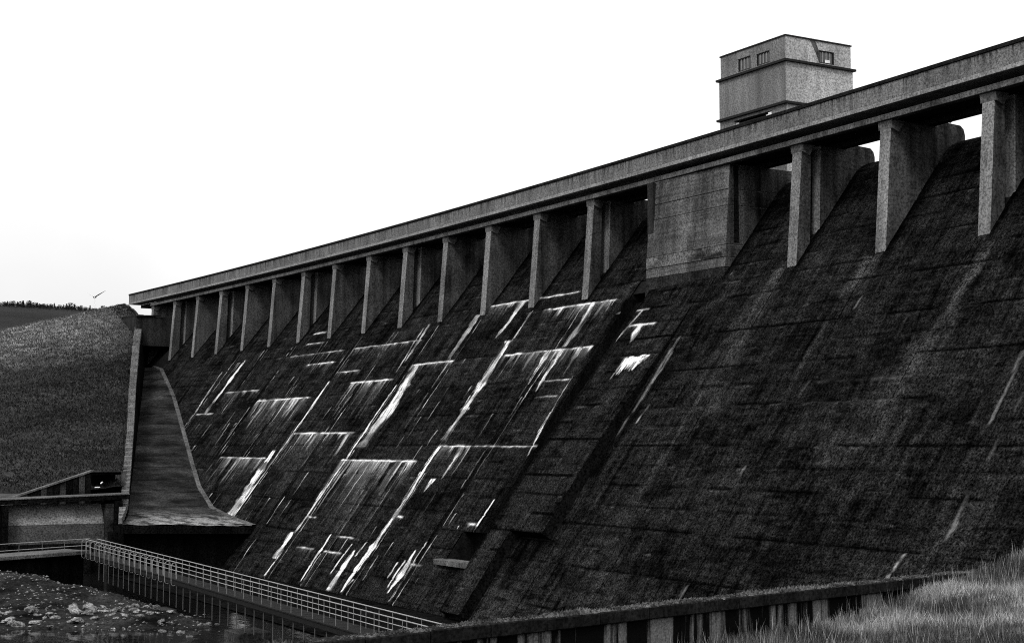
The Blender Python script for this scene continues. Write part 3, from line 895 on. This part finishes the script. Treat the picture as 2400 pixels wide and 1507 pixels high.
rows_to_mesh(cols, 'chute_floor', M['chute_floor'], chute, True, {'dry': np.stack(dryc, 1).ravel()})
# kerb along the dam side of the chute
cols = []
for dx, dz in ((-0.14, -0.2), (-0.12, 0.10), (0.04, 0.13), (0.3, 0.1)):
    cols.append(np.stack([xr + dx, yq, zr + dz], -1))
rows_to_mesh(cols, 'chute_kerb', M['beam'], chute, False)
# shelf end: slab edge with a dark recessed wall below
b = MB()
xe0, xe1 = 37.0, float(xr[0]) + 0.3
b.quad_box([(xe0, 126.0, -7.25), (xe1, 126.0, -7.6), (xe1, 128.2, -7.5), (xe0, 128.2, -7.2), (xe0, 125.95, -6.56), (xe1, 125.95, -6.95), (xe1, 128.2, -7.0), (xe0, 128.2, -6.7)])
b.build('shelf_edge', M['wet_shade'], chute)
b = MB(); b.box(36.6, 50.5, 127.6, 128.6, -12, -7.2); b.build('shelf_wall', M['wet_shade'], chute)  # shade below the shelf is in the colour, with wet moss
# side wall with stepped coping stones
yt = np.linspace(126.2, 199, 61)
xL = np.interp(yt, TL[:, 0], TL[:, 1]); xR = np.interp(yt, TR[:, 0], TR[:, 1]); zT = np.interp(yt, TL[:, 0], TL[:, 2])
xb_ = np.minimum(np.interp(yt, FL[:, 0], FL[:, 1]), 58.7) + 0.05
zb_ = np.interp(yt, FL[:, 0], FL[:, 2]) - 0.6
cols = [np.stack([xL + .08, yt, zb_ - 6], -1), np.stack([xL + .08, yt, zT - 0.32], -1), np.stack([xR - .05, yt, zT - 0.32], -1), np.stack([np.maximum(xb_, xR), yt, zb_], -1)]
rows_to_mesh(cols, 'side_wall', M['wet_shade'], chute, False)  # shade of the inner face is put into its colour
b = MB(); b.box(36.85, 37.2, 126.0, 126.35, -12, -6.55); b.build('wall_end', M['wet_shade'], chute)
for i in range(60):
    j = i + 1
    top = zT[j] + 0.02; bot = min(zT[i], zT[j]) - 0.36
    o_ = rng.uniform(-0.05, 0.05)
    b = MB()
    b.quad_box([(xL[i] + o_, yt[i] + .02, bot), (xR[i], yt[i] + .02, bot), (xR[j], yt[j] - .02, bot), (xL[j] + o_, yt[j] - .02, bot),
                (xL[i] + o_, yt[i] + .02, top - .06), (xR[i], yt[i] + .02, top - .06), (xR[j], yt[j] - .02, top), (xL[j] + o_, yt[j] - .02, top)])
    b.build('coping_stone', M['stone'], chute)

# abutment at the head of the chute
ab = empty('abutment', (59, 193, 10), 'dark concrete abutment block overhanging the head of the side chute', 'abutment')
b = MB(); b.quad_box([(57.3, 190.2, 12.5), (62.8, 190.2, 12.5), (62.8, 203, 12.5), (58.5, 203, 12.5), (57.1, 190.2, 16.1), (62.8, 190.2, 16.25), (62.8, 203, 16.6), (58.3, 203, 16.6)])
b.build('wall', concrete('dark_abutment_concrete', 0.006, 0.032), ab)
b = MB(); b.box(57.0, 63.5, 194.5, 196, 6, 12.49); b.build('recess_wall', M['wet_shade'], ab)  # deep shade of the recess painted as a near-black back wall
b = MB(); b.quad_box([(57.2, 190.0, 16.12), (60.4, 190.0, 16.3), (60.4, 203, 16.7), (58.6, 203, 16.7), (57.2, 190.0, 16.32), (60.4, 190.0, 16.42), (60.4, 203, 17.0), (58.6, 203, 17.0)])
b.build('cap', M['coping_dark'], ab)

# ------------------------------------------------------------------ channel wall and stair flank at the far left
M['stained_wall'] = concrete('stained_channel_wall', 0.02, 0.06, speck=0.5, sx=(0.3, 0.3, 1.6))
cw = empty('channel_wall', (33, 131, -8), 'pale curved channel wall under a dark coping beam beyond the footbridge', 'wall')
V = []
prof = [(131.9, -4.95), (131.5, -5.4), (131.15, -6.0), (130.9, -6.6), (130.75, -7.3), (130.65, -8.2), (130.65, -10.8)]
for pf, mt in ((prof[:4], 'light_wall'), (prof[3:6], 'stained_wall'), (prof[5:], 'wet_shade')):
    ny = 40
    V = np.array([[(x, y + 0.05 * math.sin(x * 2) + .015, z) for (y, z) in pf] for x in np.linspace(28.85, 36.9, ny)])
    o = link('curved_panel', grid_mesh('curved_panel', V.reshape(-1, 3), ny, len(pf), True, None, True), M[mt], cw)
b = MB(); b.box(36.95, 37.6, 130.4, 133.5, -11, -4.95); b.build('pilaster', M['chute'], cw)
b = MB(); b.box(37.65, 38.3, 130.2, 133.5, -11, -4.7); b.build('pilaster', M['wet_shade'], cw)
b = MB(); b.box(28.3, 28.8, 129.9, 133.5, -11, -5.0); b.build('end_wall', M['wet_shade'], cw)
b = MB(); b.box(14, 28.25, 131.2, 133.5, -11, -5.2); b.build('side_panel', M['wet_shade'], cw)
b = MB(); b.quad_box([(14, 130.3, -5.28), (38.9, 130.3, -4.58), (38.9, 133.4, -4.58), (14, 133.4, -5.28), (14, 130.3, -4.92), (38.9, 130.3, -4.2), (38.9, 133.4, -4.2), (14, 133.4, -4.92)])
b.build('beam', M['wet_shade'], cw)
b = MB(); b.quad_box([(14, 130.25, -4.915), (38.9, 130.25, -4.195), (38.9, 133.4, -4.195), (14, 133.4, -4.915), (14, 130.25, -4.84), (38.9, 130.25, -4.12), (38.9, 133.4, -4.12), (14, 133.4, -4.84)])
b.build('beam_top', M['slab'], cw)

fl = empty('flank_wall', (36, 135.5, -5), 'dark stained flank wall with a sloping pale coping below the grass slope', 'wall')
nP = 12
for i in range(nP):
    xa = 30.4 + (36.9 - 30.4) * i / nP; xc = 30.4 + (36.9 - 30.4) * (i + 1) / nP
    za = -4.45 + 2.15 * i / nP; zc = -4.45 + 2.15 * (i + 1) / nP
    b = MB(); d_ = rng.uniform(-.05, .05)
    b.quad_box([(xa + .02, 135 + d_, -5.2), (xc - .02, 135 + d_, -5.2), (xc - .02, 135.6, -5.2), (xa + .02, 135.6, -5.2), (xa + .02, 135 + d_, za - .05), (xc - .02, 135 + d_, zc - .05), (xc - .02, 135.6, zc - .05), (xa + .02, 135.6, za - .05)])
    b.build('panel', M['chute'] if i % 3 == 1 else M['wet_shade'], fl)
b = MB(); b.box(36.92, 39.6, 137.0, 137.5, -5.2, -2.4); b.build('back_panel', M['wet_shade'], fl)
b = MB(); b.box(36.92, 39.6, 135.3, 137.5, -2.6, -2.36); b.build('lintel', M['wet_shade'], fl)
b = MB(); b.beam((30.2, 135.25, -4.46), (36.95, 135.25, -2.25), 0.75, 0.14); b.build('coping', M['slab'], fl)
b = MB(); b.beam((36.96, 135.2, -2.3), (39.6, 135.2, -2.3), 0.5, 0.1); b.build('coping', M['chute'], fl)
pb = empty('bent_pipe', (37.4, 134.4, -4.2), 'small broken white pipe in the dark recess of the flank wall', 'pipe')
b = MB(); b.tube([(37.05, 134.4, -3.67), (37.5, 134.4, -3.66)], 0.055); b.build('foot', M['white'], pb)
b = MB(); b.tube([(37.55, 134.4, -3.35), (37.72, 134.4, -3.2)], 0.06); b.build('elbow', M['white'], pb)

# ------------------------------------------------------------------ footbridge
fb = empty('footbridge', (30.5, 85, -10.6), 'long narrow footbridge with thin white railings across the stilling basin', 'footbridge')
P0 = Vector((31.8, 116.0, 0)); P1_ = Vector((27.75, 45.5, 0))
fd = (P1_ - P0).normalized(); fs = Vector((-fd.y, fd.x, 0))     # fs points to the dam side
LEN = (P1_ - P0).length
WH = 0.42
ZD, ZR = -8.02, -7.0
def fp(t, s, z):
    p = P0 + fd * t + fs * s
    return (p.x, p.y, z)
NPL = 200
pl = MB(); w = LEN / NPL
pl.quad_box([(-.58, -w * .46, -.03), (.58, -w * .46, -.03), (.58, w * .46, -.03), (-.58, w * .46, -.03), (-.58, -w * .46, .03), (.58, -w * .46, .03), (.58, w * .46, .03), (-.58, w * .46, .03)])
plm = pl.mesh('plank')
ang = math.atan2(fd.y, fd.x) - math.pi / 2
for k in range(NPL):
    o = link('plank', plm, M['plank'], fb)
    o.location = fp((k + .5) * w, 0, ZD + rng.uniform(-.006, .006)); o.rotation_euler = (0, 0, ang + math.pi)
for s_ in (-1, 1):
    b = MB(); b.beam(fp(0, s_ * .5, ZD - .16), fp(LEN, s_ * .5, ZD - .16), 0.1, 0.22); b.build('girder', M['plank'], fb)
    b = MB(); b.tube([fp(0, s_ * WH, ZR), fp(LEN, s_ * WH, ZR)], 0.026); b.build('top_rail', M['rail'], fb)
    b = MB(); b.tube([fp(0, s_ * WH, ZR - .5), fp(LEN, s_ * WH, ZR - .5)], 0.02); b.build('mid_rail', M['rail'], fb)
st = MB(); st.tube([(0, 0, -1.22), (0, 0, 0)], 0.016, 5)
stm = st.mesh('stanchion')
NS = 47
for k in range(NS + 1):
    for s_ in (-1, 1):
        o = link('stanchion', stm, M['stanchion'], fb); o.location = fp(LEN * k / NS, s_ * WH, ZR)
hp = MB()
pts = [(0, 0, -.25 + 0.0)]
for a_ in np.linspace(math.pi, 0, 9): pts.append((0.2 * math.cos(a_), 0, -.2 + .2 * math.sin(a_)))
for a_ in np.linspace(0, -math.pi, 9): pts.append((0.2 * math.cos(a_), 0, -1.15 + .2 * math.sin(a_)))
pts = pts[1:] + [pts[1]]
hp.tube(pts, 0.016, 5); hpm = hp.mesh('hoop_bracket')
for k in range(18):
    o = link('hoop_bracket', hpm, M['rail'], fb)
    t_ = 0.3 + k * 1.5
    o.location = fp(t_, -WH - .16, ZR - .02); o.rotation_euler = (0, 0, 0.35)
lg = MB(); lg.tube([(0, 0, -1.35), (0, 0, 0)], 0.022, 6); lgm = lg.mesh('post')
for k in range(3, NS):
    for s_ in (-1,):
        o = link('post', lgm, M['post'], fb); o.location = fp(LEN * (k + .3) / NS, s_ * .46, ZD - .28)
for t_ in (20, 38.5, 56):
    b = MB(); q = fp(t_, 0, 0); b.box(q[0] - .9, q[0] + .9, q[1] - 1.1, q[1] + 1.1, -11.2, -9.7 if t_ == 38.5 else -10.3)
    b.build('pier_block', M['chute'], fb, 0.05)

wk = empty('walkway', (28, 114, -8), 'concrete walkway slab with a thin two-bar railing at the far left', 'walkway')
A0, A1 = Vector((16.0, 108.4, 0)), Vector((31.9, 116.1, 0))
d_ = (A1 - A0).normalized(); nrm = Vector((-d_.y, d_.x, 0))
def wp(t, s, z):
    p = A0 + (A1 - A0) * t + nrm * s
    return (p.x, p.y, z)
b = MB()
for (za, zc, s0, s1) in ((-8.12, -7.86, 0, 3.0),):
    b.quad_box([wp(0, s0, za), wp(1, s0, za), wp(1, s1, za), wp(0, s1, za), wp(0, s0, zc), wp(1, s0, zc), wp(1, s1, zc), wp(0, s1, zc)])
b.build('slab', M['slab'], wk, 0.02)
b = MB(); b.quad_box([wp(0, .9, -11.5), wp(1, .9, -11.5), wp(1, 2.6, -11.5), wp(0, 2.6, -11.5), wp(0, .9, -8.12), wp(1, .9, -8.12), wp(1, 2.6, -8.12), wp(0, 2.6, -8.12)])
b.build('wall', M['wet_shade'], wk)  # shade under the slab painted in, over dark moss
for z in (-6.98, -7.46):
    b = MB(); b.tube([wp(0, .15, z), wp(.995, .15, z)], 0.028); b.build('rail', M['rail'], wk)
for k in range(9):
    o = link('stanchion', stm, M['rail'], wk); o.location = wp((k + .4) / 8.6, .15, -6.98); o.scale = (1, 1, .76)

# ------------------------------------------------------------------ near retaining wall
rw = empty('retaining_wall', (30, 38, -6), 'low mossy retaining wall with a dark coping and stained panels beside the near grass bank', 'wall')
WA, WB = Vector((2.0, 31.05, 0)), Vector((50.0, 41.8, 0))
wd = (WB - WA).normalized(); wn = Vector((-wd.y, wd.x, 0))          # wn points to the basin
WL = (WB - WA).length
def rp(t, s, z):
    p = WA + wd * t + wn * s
    return (p.x, p.y, z)
def rbox(t0, t1, s0, s1, z0, z1):
    b = MB(); b.quad_box([rp(t0, s0, z0), rp(t1, s0, z0), rp(t1, s1, z0), rp(t0, s1, z0), rp(t0, s0, z1), rp(t1, s0, z1), rp(t1, s1, z1), rp(t0, s1, z1)]); return b
tpan = NT('stained_panel_concrete', 0.9)
sx_ = tpan.noise(1.0, 2, tpan.scaled((0.8, 0.8, 0.02)))
sf = tpan.noise(1.0, 4, tpan.scaled((5.0, 5.0, 0.35)))
sg = tpan.noise(14.0, 3, rough=0.7)
fv = tpan.op('ADD', tpan.op('MULTIPLY', sx_, 0.7), tpan.op('MULTIPLY', sf, 0.3))
tpan.color(tpan.op('MULTIPLY', tpan.mix(tpan.rng(fv, 0.51, 0.57), 0.002, 0.11), tpan.rng(sg, 0.33, 0.67, 0.5, 1.5)))
tpan.bump(sg, 0.4, 0.03)
rbox(0, WL, 0.12, 0.5, -12, -5.0).build('body', M['core'], rw)
npn = 34
for k in range(npn):
    a_, c_ = WL * k / npn + .012, WL * (k + 1) / npn - .012
    rbox(a_, c_, 0.02 + rng.uniform(0, .03), 0.119, -7.2, -4.98).build('panel', tpan.m, rw)
for k in range(24):
    a_, c_ = WL * k / 24 + .012, WL * (k + 1) / 24 - .012
    rbox(a_, c_, -0.1 + rng.uniform(-.015, .015), 0.62, -4.97, -4.62 + rng.uniform(-.015, .015)).build('coping_stone', M['coping_dark'], rw, 0.03)
# moss cushions along the coping
P = []
for _ in range(5200):
    t_ = rng.uniform(0, WL); s_ = rng.uniform(-.06, .6); h_ = 0.02 + 0.08 * fbm(np.array(t_ * .9), np.array(3.0), 7) ** 2 * 2
    c = np.array(rp(t_, s_, -4.63)); r_ = rng.uniform(.03, .09)
    a_ = rng.uniform(0, 6.28)
    q = [c + np.array([math.cos(a_ + k * 2.094) * r_, math.sin(a_ + k * 2.094) * r_, 0]) for k in range(3)]
    tp = c + np.array([rng.uniform(-.04, .04), rng.uniform(-.04, .04), h_ * rng.uniform(.5, 1.3)])
    for k in range(3): P.append((q[k], q[(k + 1) % 3], tp))
o = link('moss', tri_mesh('moss', np.array(P)), M['moss'], rw); o['kind'] = 'stuff'

# ------------------------------------------------------------------ ground, river bed, banks, hills, water
def sheet(name, xs, ys, zf, mat, attrs=None, smooth=True):
    X, Y = np.meshgrid(xs, ys, indexing='ij')
    Z = zf(X, Y)
    V = np.stack([X, Y, Z], -1).reshape(-1, 3)
    a = {k: f(X, Y).ravel() for k, f in (attrs or {}).items()}
    o = link(name, grid_mesh(name, V, len(xs), len(ys), False, a, smooth), mat)
    tag(o, kind='structure')
    return o

b = MB(); b.v = [(-3000, -3000, -13), (4000, -3000, -13), (4000, 5000, -13), (-3000, 5000, -13)]; b.f = [(0, 1, 2, 3)]
o = b.build('ground', M['bank']); tag(o, kind='structure')

def wall_y(X): return WA.y + (X - WA.x) * (WB.y - WA.y) / (WB.x - WA.x)
def bed_z(X, Y):
    z = -10.55 + (fbm(X * .18, Y * .18, 2) - .5) * 1.3 + (fbm(X * 1.1, Y * 1.1, 3) - .5) * .5
    z = z + 1.5 * sstep(97, 112, Y) * (1 - sstep(27, 33, X))                 # gravel bar below the walkway
    z = z - 1.0 * np.exp(-(((X - 30.5) / 3.2) ** 2 + ((Y - 113) / 4.5) ** 2))  # pool
    z = z - 1.1 * sstep(30.5, 34, X) - 1.7 * np.exp(-((Y - 86.0 + (X - 22) * .5) / 4.6) ** 2)
    z = z + 0.5 * np.exp(-((Y - 95.5 + (X - 24) * .25) / 3.0) ** 2) * (1 - sstep(28, 32, X))
    z = z + 1.2 * (1 - sstep(58, 74, Y)) * (1 - sstep(26, 29, X)) + 0.4 * np.exp(-((Y - 78) / 4.0) ** 2) * (1 - sstep(29, 32, X))
    z = z + 6 * (1 - sstep(-6, 14, X))
    return z
sheet('river_bed', np.linspace(-60, 47, 260), np.linspace(44, 131, 260), bed_z, M['bed'])
b = MB(); b.v = [(-20, 34, -10.72), (47.5, 44, -10.72), (47.5, 130, -10.72), (-20, 130, -10.72)]; b.f = [(0, 1, 2, 3)]
o = b.build('water', M['water']); tag(o, kind='structure')
b = MB(); b.v = [(34.2, 44, -10.66), (48.5, 44, -10.66), (48.5, 128, -10.66), (36.5, 128, -10.66)]; b.f = [(0, 1, 2, 3)]
o = b.build('apron', M['wet_shade']); tag(o, kind='structure')
b = MB(); b.v = [(68.5, -200, 16.6), (900, -200, 16.6), (900, 203, 16.6), (68.5, 203, 16.6)]; b.f = [(0, 1, 2, 3)]
o = b.build('reservoir_water', M['water']); tag(o, kind='structure')

def bank_z(X, Y):
    q = np.maximum(wall_y(X) - Y, 0)
    zw = np.interp(X, [0, 18, 24, 30, 34, 37, 40, 42.5, 45, 48, 54, 62], [-7.2, -6.6, -6.2, -5.9, -5.75, -5.5, -5.15, -4.8, -4.45, -3.8, -2.4, -1])
    d = np.hypot(X, Y)
    z = zw + 0.02 * q + (fbm(X * .35, Y * .35, 61) - .5) * .45
    lim = -0.05 - 0.152 * d
    near = np.where(d < 11, -1.72 - .03 * d, lim)
    return np.where(d < 31, np.minimum(z, near), np.minimum(z, np.where(d < 35, lim + (d - 31) * .8, 99)))
def bank_sheet():
    xs = np.linspace(-20, 62, 150); tv = np.linspace(0, 1, 90)
    X = np.repeat(xs[:, None], 90, 1); ye = wall_y(xs)[:, None] + 0.03
    Y = -12 + (ye + 12) * (tv[None, :] ** .8)
    V = np.stack([X, Y, bank_z(X, Y)], -1).reshape(-1, 3)
    o = link('grass_bank', grid_mesh('grass_bank', V, 150, 90, False, None, True), M['bank'])
    tag(o, kind='structure')
bank_sheet()

def side_x(Y): return np.interp(Y, TL[:, 0], TL[:, 1])
def hill_z(X, Y):
    g_ = np.clip((Y - 131) / 75, 0, 1)
    z = -4.9 + 23.9 * g_ - np.where(X < 61, .255 * np.maximum(60 - X, 0), 1.3 * (X - 61)) * g_
    z = z - np.clip(Y - 207, 0, 900) * .045
    return z + (fbm(X * .12, Y * .12, 71) - .5) * 1.3 * np.clip((207 - Y) / 20, .15, 1) + (fbm(X * .8, Y * .8, 72) - .5) * .35
def hill_sheet():
    ys_ = np.concatenate([np.linspace(135.7, 215, 170), np.linspace(220, 420, 30)])
    tv = np.concatenate([np.linspace(0, 30, 90), np.linspace(32, 220, 40)])
    Y = np.repeat(ys_[:, None], len(tv), 1)
    xr_ = np.where(ys_ < 199, side_x(ys_) + .25, np.where(ys_ < 203, 59.6, 68.0))
    X = xr_[:, None] - tv[None, :]
    Z = hill_z(X, Y)
    dry = sstep(180, 200, Y + (fbm(X * .25, Y * .25, 5) - .5) * 10) * (1 - sstep(52, 60, X) * .7)
    V = np.stack([X, Y, Z], -1).reshape(-1, 3)
    o = link('hillside', grid_mesh('hillside', V, len(ys_), len(tv), False, {'dry': dry.ravel()}, True), M['hill'])
    tag(o, kind='structure')
hill_sheet()
def far_z(X, Y):
    r_ = 100.2 + (fbm(X * .006, Y * 0, 81) - .5) * 5 + (fbm(X * .05, Y * .05, 82) - .5) * 1.6
    r_ = r_ - 11 * sstep(285, 345, X) - 55 * sstep(340, 620, X) - 20 * sstep(150, -300, X)
    return -5 + (r_ + 5) * np.exp(-((Y - 1180) / 430) ** 2)
sheet('far_hill', np.linspace(-700, 900, 240), np.linspace(520, 1900, 60), far_z, M['farhill'])

# ------------------------------------------------------------------ grass
def blades(name, n, pts, h0, h1, w, mat, tone, lean=0.35, dark=None):
    x, y, z = pts
    h = rng.uniform(h0, h1, n); a = rng.uniform(0, 2 * np.pi, n); l = rng.uniform(0, lean, n) * h
    a2 = rng.uniform(0, 2 * np.pi, n)
    dx, dy = np.cos(a) * w * .5, np.sin(a) * w * .5
    P = np.zeros((n, 3, 3))
    P[:, 0] = np.stack([x - dx, y - dy, z - .03], -1); P[:, 1] = np.stack([x + dx, y + dy, z - .03], -1)
    P[:, 2] = np.stack([x + np.cos(a2) * l, y + np.sin(a2) * l, z + h], -1)
    o = link(name, tri_mesh(name, P, np.clip(tone, 0, 1)), mat)
    return tag(o, kind='stuff')
n = 130000
x = rng.uniform(16, 58, n); q = rng.uniform(0, 1, n) ** 1.3 * 16
y = wall_y(x) - .06 - q
keep = (np.hypot(x, y) > 22) & (fbm(x * .9, y * .9, 91) + rng.uniform(0, .5, n) > .5)
x, y = x[keep], y[keep]
pt = sstep(.36, .62, fbm(x * .5, y * .5, 92)) * sstep(27, 37, x)
tone = 0.01 + pt * rng.uniform(.15, 1.0, len(x)) ** 1.05 + rng.uniform(0, .3, len(x)) ** 1.6
blades('bank_grass', len(x), (x, y, bank_z(x, y)), .08, .34, .028, M['blade'], tone, 1.0)
m = 2600
xs_ = rng.uniform(26, 58, m); ys2 = wall_y(xs_) - .1 - rng.uniform(0, 1, m) ** 1.4 * 12
k_ = np.hypot(xs_, ys2) > 26
xs_, ys2 = xs_[k_], ys2[k_]
blades('seed_stems', len(xs_), (xs_, ys2, bank_z(xs_, ys2)), .4, .8, .02, M['blade'], rng.uniform(.1, .8, len(xs_)), .5)
n = 90000
y = 136 + 74 * rng.uniform(0, 1, n) ** 0.9
x = np.where(y < 199, side_x(np.minimum(y, 199)) - .1, 60.5) - rng.uniform(0, 1, n) ** 1.2 * 26
z = hill_z(x, y)
dry = sstep(180, 200, y + (fbm(x * .25, y * .25, 5) - .5) * 10)
tone = rng.uniform(0.1, .6, n) ** 1.1 * (0.45 + .9 * sstep(.3, .7, fbm(x * .12, y * .2, 6))) + dry * .75 * (x < 58)
blades('hill_grass', n, (x, y, z), .08, .28, .13, M['tuft'], tone, 1.6)

# ------------------------------------------------------------------ stones of the stream
def rock_mesh(seed):
    bm = bmesh.new()
    bmesh.ops.create_icosphere(bm, subdivisions=2, radius=1)
    sx_, sy_, sz_ = 1.0, random.uniform(.6, .9), random.uniform(.32, .6)
    for v in bm.verts:
        d = mnoise.noise(v.co * 1.3 + Vector((seed * 7.1, 0, 0))) * .45 + mnoise.noise(v.co * 3.1 + Vector((seed * 3.3, 5, 0))) * .15
        v.co *= 1 + d
        v.co.x *= sx_; v.co.y *= sy_; v.co.z *= sz_
    me = bpy.data.meshes.new('rock'); bm.to_mesh(me); bm.free()
    me.materials.append(M['rock'])
    return me
RM = [rock_mesh(i) for i in range(7)]
rk = random.Random(11)
spots = []
for _ in range(84): spots.append((rk.uniform(18, 29), None, 'bar'))
for _ in range(44): spots.append((rk.uniform(28, 33.5), rk.uniform(84, 101), 'mid'))
for _ in range(26): spots.append((rk.uniform(24, 31.5), rk.uniform(70, 82), 'near'))
for (x, y, k) in spots:
    if k == 'bar': y = 94.5 - (x - 24) * .25 + rk.gauss(0, 1.6)
    r_ = rk.choice([.14, .16, .2, .2, .24, .3, .36, .5])
    o = bpy.data.objects.new('rock', rk.choice(RM)); COL.objects.link(o)
    o.location = (x, y, float(bed_z(np.array(x), np.array(y))) + r_ * .12)
    o.location.z = max(o.location.z, -10.78)
    o.scale = (r_, r_, r_); o.rotation_euler = (rk.uniform(-.2, .2), rk.uniform(-.2, .2), rk.uniform(0, 6.28))
    lab = {'bar': 'grey stone lying along the gravel bar at the far side of the stream',
           'mid': 'grey stone in the shallow water beside the footbridge posts',
           'near': 'grey stone on the near bank of the stream below the footbridge'}[k]
    tag(o, lab, 'rock', {'bar': 'stones along the gravel bar', 'mid': 'stones beside the footbridge posts', 'near': 'stones on the near stream bank'}[k])
# countless pebbles
n = 5000
x = rng.uniform(10, 34, n); y = rng.uniform(70, 126, n)
z = bed_z(x, y); r_ = rng.uniform(.03, .11, n)
P = []
for k in range(4):
    a0 = k * np.pi / 2 + rng.uniform(-.3, .3, n); a1 = a0 + np.pi / 2
    P.append(np.stack([np.stack([x + np.cos(a0) * r_ * 1.4, y + np.sin(a0) * r_, z], -1), np.stack([x + np.cos(a1) * r_ * 1.4, y + np.sin(a1) * r_, z], -1),
                       np.stack([x + rng.uniform(-.02, .02, n), y, z + r_ * rng.uniform(.5, 1.1, n)], -1)], 1))
o = link('gravel', tri_mesh('gravel', np.concatenate(P)), M['rock']); tag(o, kind='stuff')

# ------------------------------------------------------------------ trees on the far ridge, wind turbine, bird
def tree_meshes(seed, conifer):
    r = random.Random(seed)
    tr = MB(); tr.tube([(0, 0, -1), (0, 0, .55 if conifer else .5)], [.05, .025], 5)
    P = []
    for _ in range(150):
        if conifer:
            h = r.uniform(.12, 1.0); rad = .26 * (1.05 - h) + .02
        else:
            h = r.uniform(.3, 1.0); rad = .46 * math.sqrt(max(.02, 1 - ((h - .62) / .42) ** 2))
        a = r.uniform(0, 6.28); q = rad * math.sqrt(r.random())
        c = np.array([math.cos(a) * q, math.sin(a) * q, h])
        for _k in range(2):
            P.append([c + np.array([r.uniform(-.09, .09) for _ in range(3)]) for _ in range(3)])
    return tr.mesh('trunk'), tri_mesh('crown', np.array(P))
TM = [tree_meshes(s_, s_ < 3) for s_ in range(5)]
tr_ = random.Random(5)
row = [(float(px), tr_.uniform(6, 12)) for px in (2, 9, 17, 24, 33, 41, 47, 56, 63, 71, 79, 88, 95, 103, 112, 120, 127, 133, 141, 148, 155, 161, 168, 176, 183, 190, 197, 204, 211, 218, 228)]
row += [(px + 4.5, tr_.uniform(4, 8)) for px in range(0, 250, 9)]
row += [(235, 15), (158, 15), (60, 13), (46, 14), (246, 7)]
for (px, hpx) in row:
    th = math.radians(30.53) + math.atan((px - 1200) / 3611.0)
    D_ = 1105 + tr_.uniform(-30, 25)
    y = D_ * 0.985; x = y * math.tan(th)
    con = tr_.random() < .6 and px not in (235, 158)
    a, c = TM[tr_.randrange(3) if con else 3 + tr_.randrange(2)]
    lab = 'small dark conifer on the far moorland skyline' if con else 'small bushy tree on the far moorland skyline'
    t_ = bpy.data.objects.new('conifer' if con else 'bushy_tree', None); COL.objects.link(t_)
    s_ = hpx / 3600 * y * 1.05
    t_.location = (x, y, float(far_z(np.array(x), np.array(y))) - .2 * s_); t_.scale = (s_ * 1.15, s_ * 1.15, s_ * 1.2); t_.rotation_euler = (0, 0, tr_.uniform(0, 6.28))
    tag(t_, lab, 'tree', 'conifers along the far skyline' if con else 'bushy trees along the far skyline')
    for nm, me, mt in (('trunk', a, M['bark']), ('crown', c, M['tree'])):
        o = bpy.data.objects.new(nm, me); COL.objects.link(o); o.parent = t_
        if not me.materials: me.materials.append(mt)

P = []
for k in range(620):
    px = tr_.uniform(-40, 262)
    th = math.radians(30.53) + math.atan((px - 1200) / 3611.0)
    y = 1090 + tr_.uniform(-40, 20); x = y * math.tan(th)
    hh = tr_.uniform(.8, 2.6); z0 = float(far_z(np.array(x), np.array(y)))
    for q in range(14):
        c = np.array([x + tr_.gauss(0, .55) * hh * .6, y + tr_.gauss(0, .4), z0 + hh * tr_.random()])
        P.append([c + np.array([tr_.uniform(-.45, .45) for _ in range(3)]) for _ in range(3)])
o = link('woodland', tri_mesh('woodland', np.array(P)), M['tree']); tag(o, kind='stuff')

wtb = empty('wind_turbine', (409, 1500, 100), 'thin wind turbine rising behind the far moorland skyline', 'wind turbine')
hub = Vector((409.5, 1500, 144.5))
b = MB(); b.tube([(409.5, 1500.4, 90), (409.5, 1500.4, 144)], [1.0, .55], 10); b.build('tower', M['turbine'], wtb)
b = MB(); b.box(408.3, 411.0, 1499.2, 1502, 143.9, 145.4); b.build('nacelle', M['dark'], wtb, .2)
vdir = Vector((hub.x, hub.y, 0)).normalized(); rdir = Vector((vdir.y, -vdir.x, 0))
for a_ in (57, 177, 297):
    dv = rdir * math.sin(math.radians(a_)) + Vector((0, 0, 1)) * math.cos(math.radians(a_))
    b = MB(); h_ = hub - vdir * 1.8
    b.tube([h_, h_ + dv * 1.5, h_ + dv * 4, h_ + dv * (12 if a_ == 57 else 9)], [.45, .5, .62, .1] if a_ == 57 else [.3, .3, .3, .08], 6); b.build('blade', M['dark' if a_ == 57 else 'turbine'], wtb)
b = MB(); b.tube([hub - vdir * 2.3, hub - vdir * .6], [.3, .6], 8); b.build('hub', M['turbine'], wtb)

xp = 65.55 + float(bow(62.5))
b = MB()
b.tube([(xp - .18, 62.1, 18.40), (xp - .02, 62.1, 18.47), (xp + .1, 62.1, 18.53), (xp + .16, 62.1, 18.6)], [.015, .075, .07, .04], 8)
b.tube([(xp + .14, 62.1, 18.6), (xp + .19, 62.1, 18.64), (xp + .24, 62.1, 18.64), (xp + .31, 62.1, 18.62)], [.035, .05, .035, .006], 8)
b.tube([(xp + .02, 62.07, 18.44), (xp + .02, 62.07, 18.26)], .01, 4)
b.tube([(xp + .02, 62.13, 18.44), (xp + .02, 62.13, 18.26)], .01, 4)
o = b.build('bird', M['bird']); tag(o, 'small dark bird perched on the upstream end of a dam pier', 'bird')
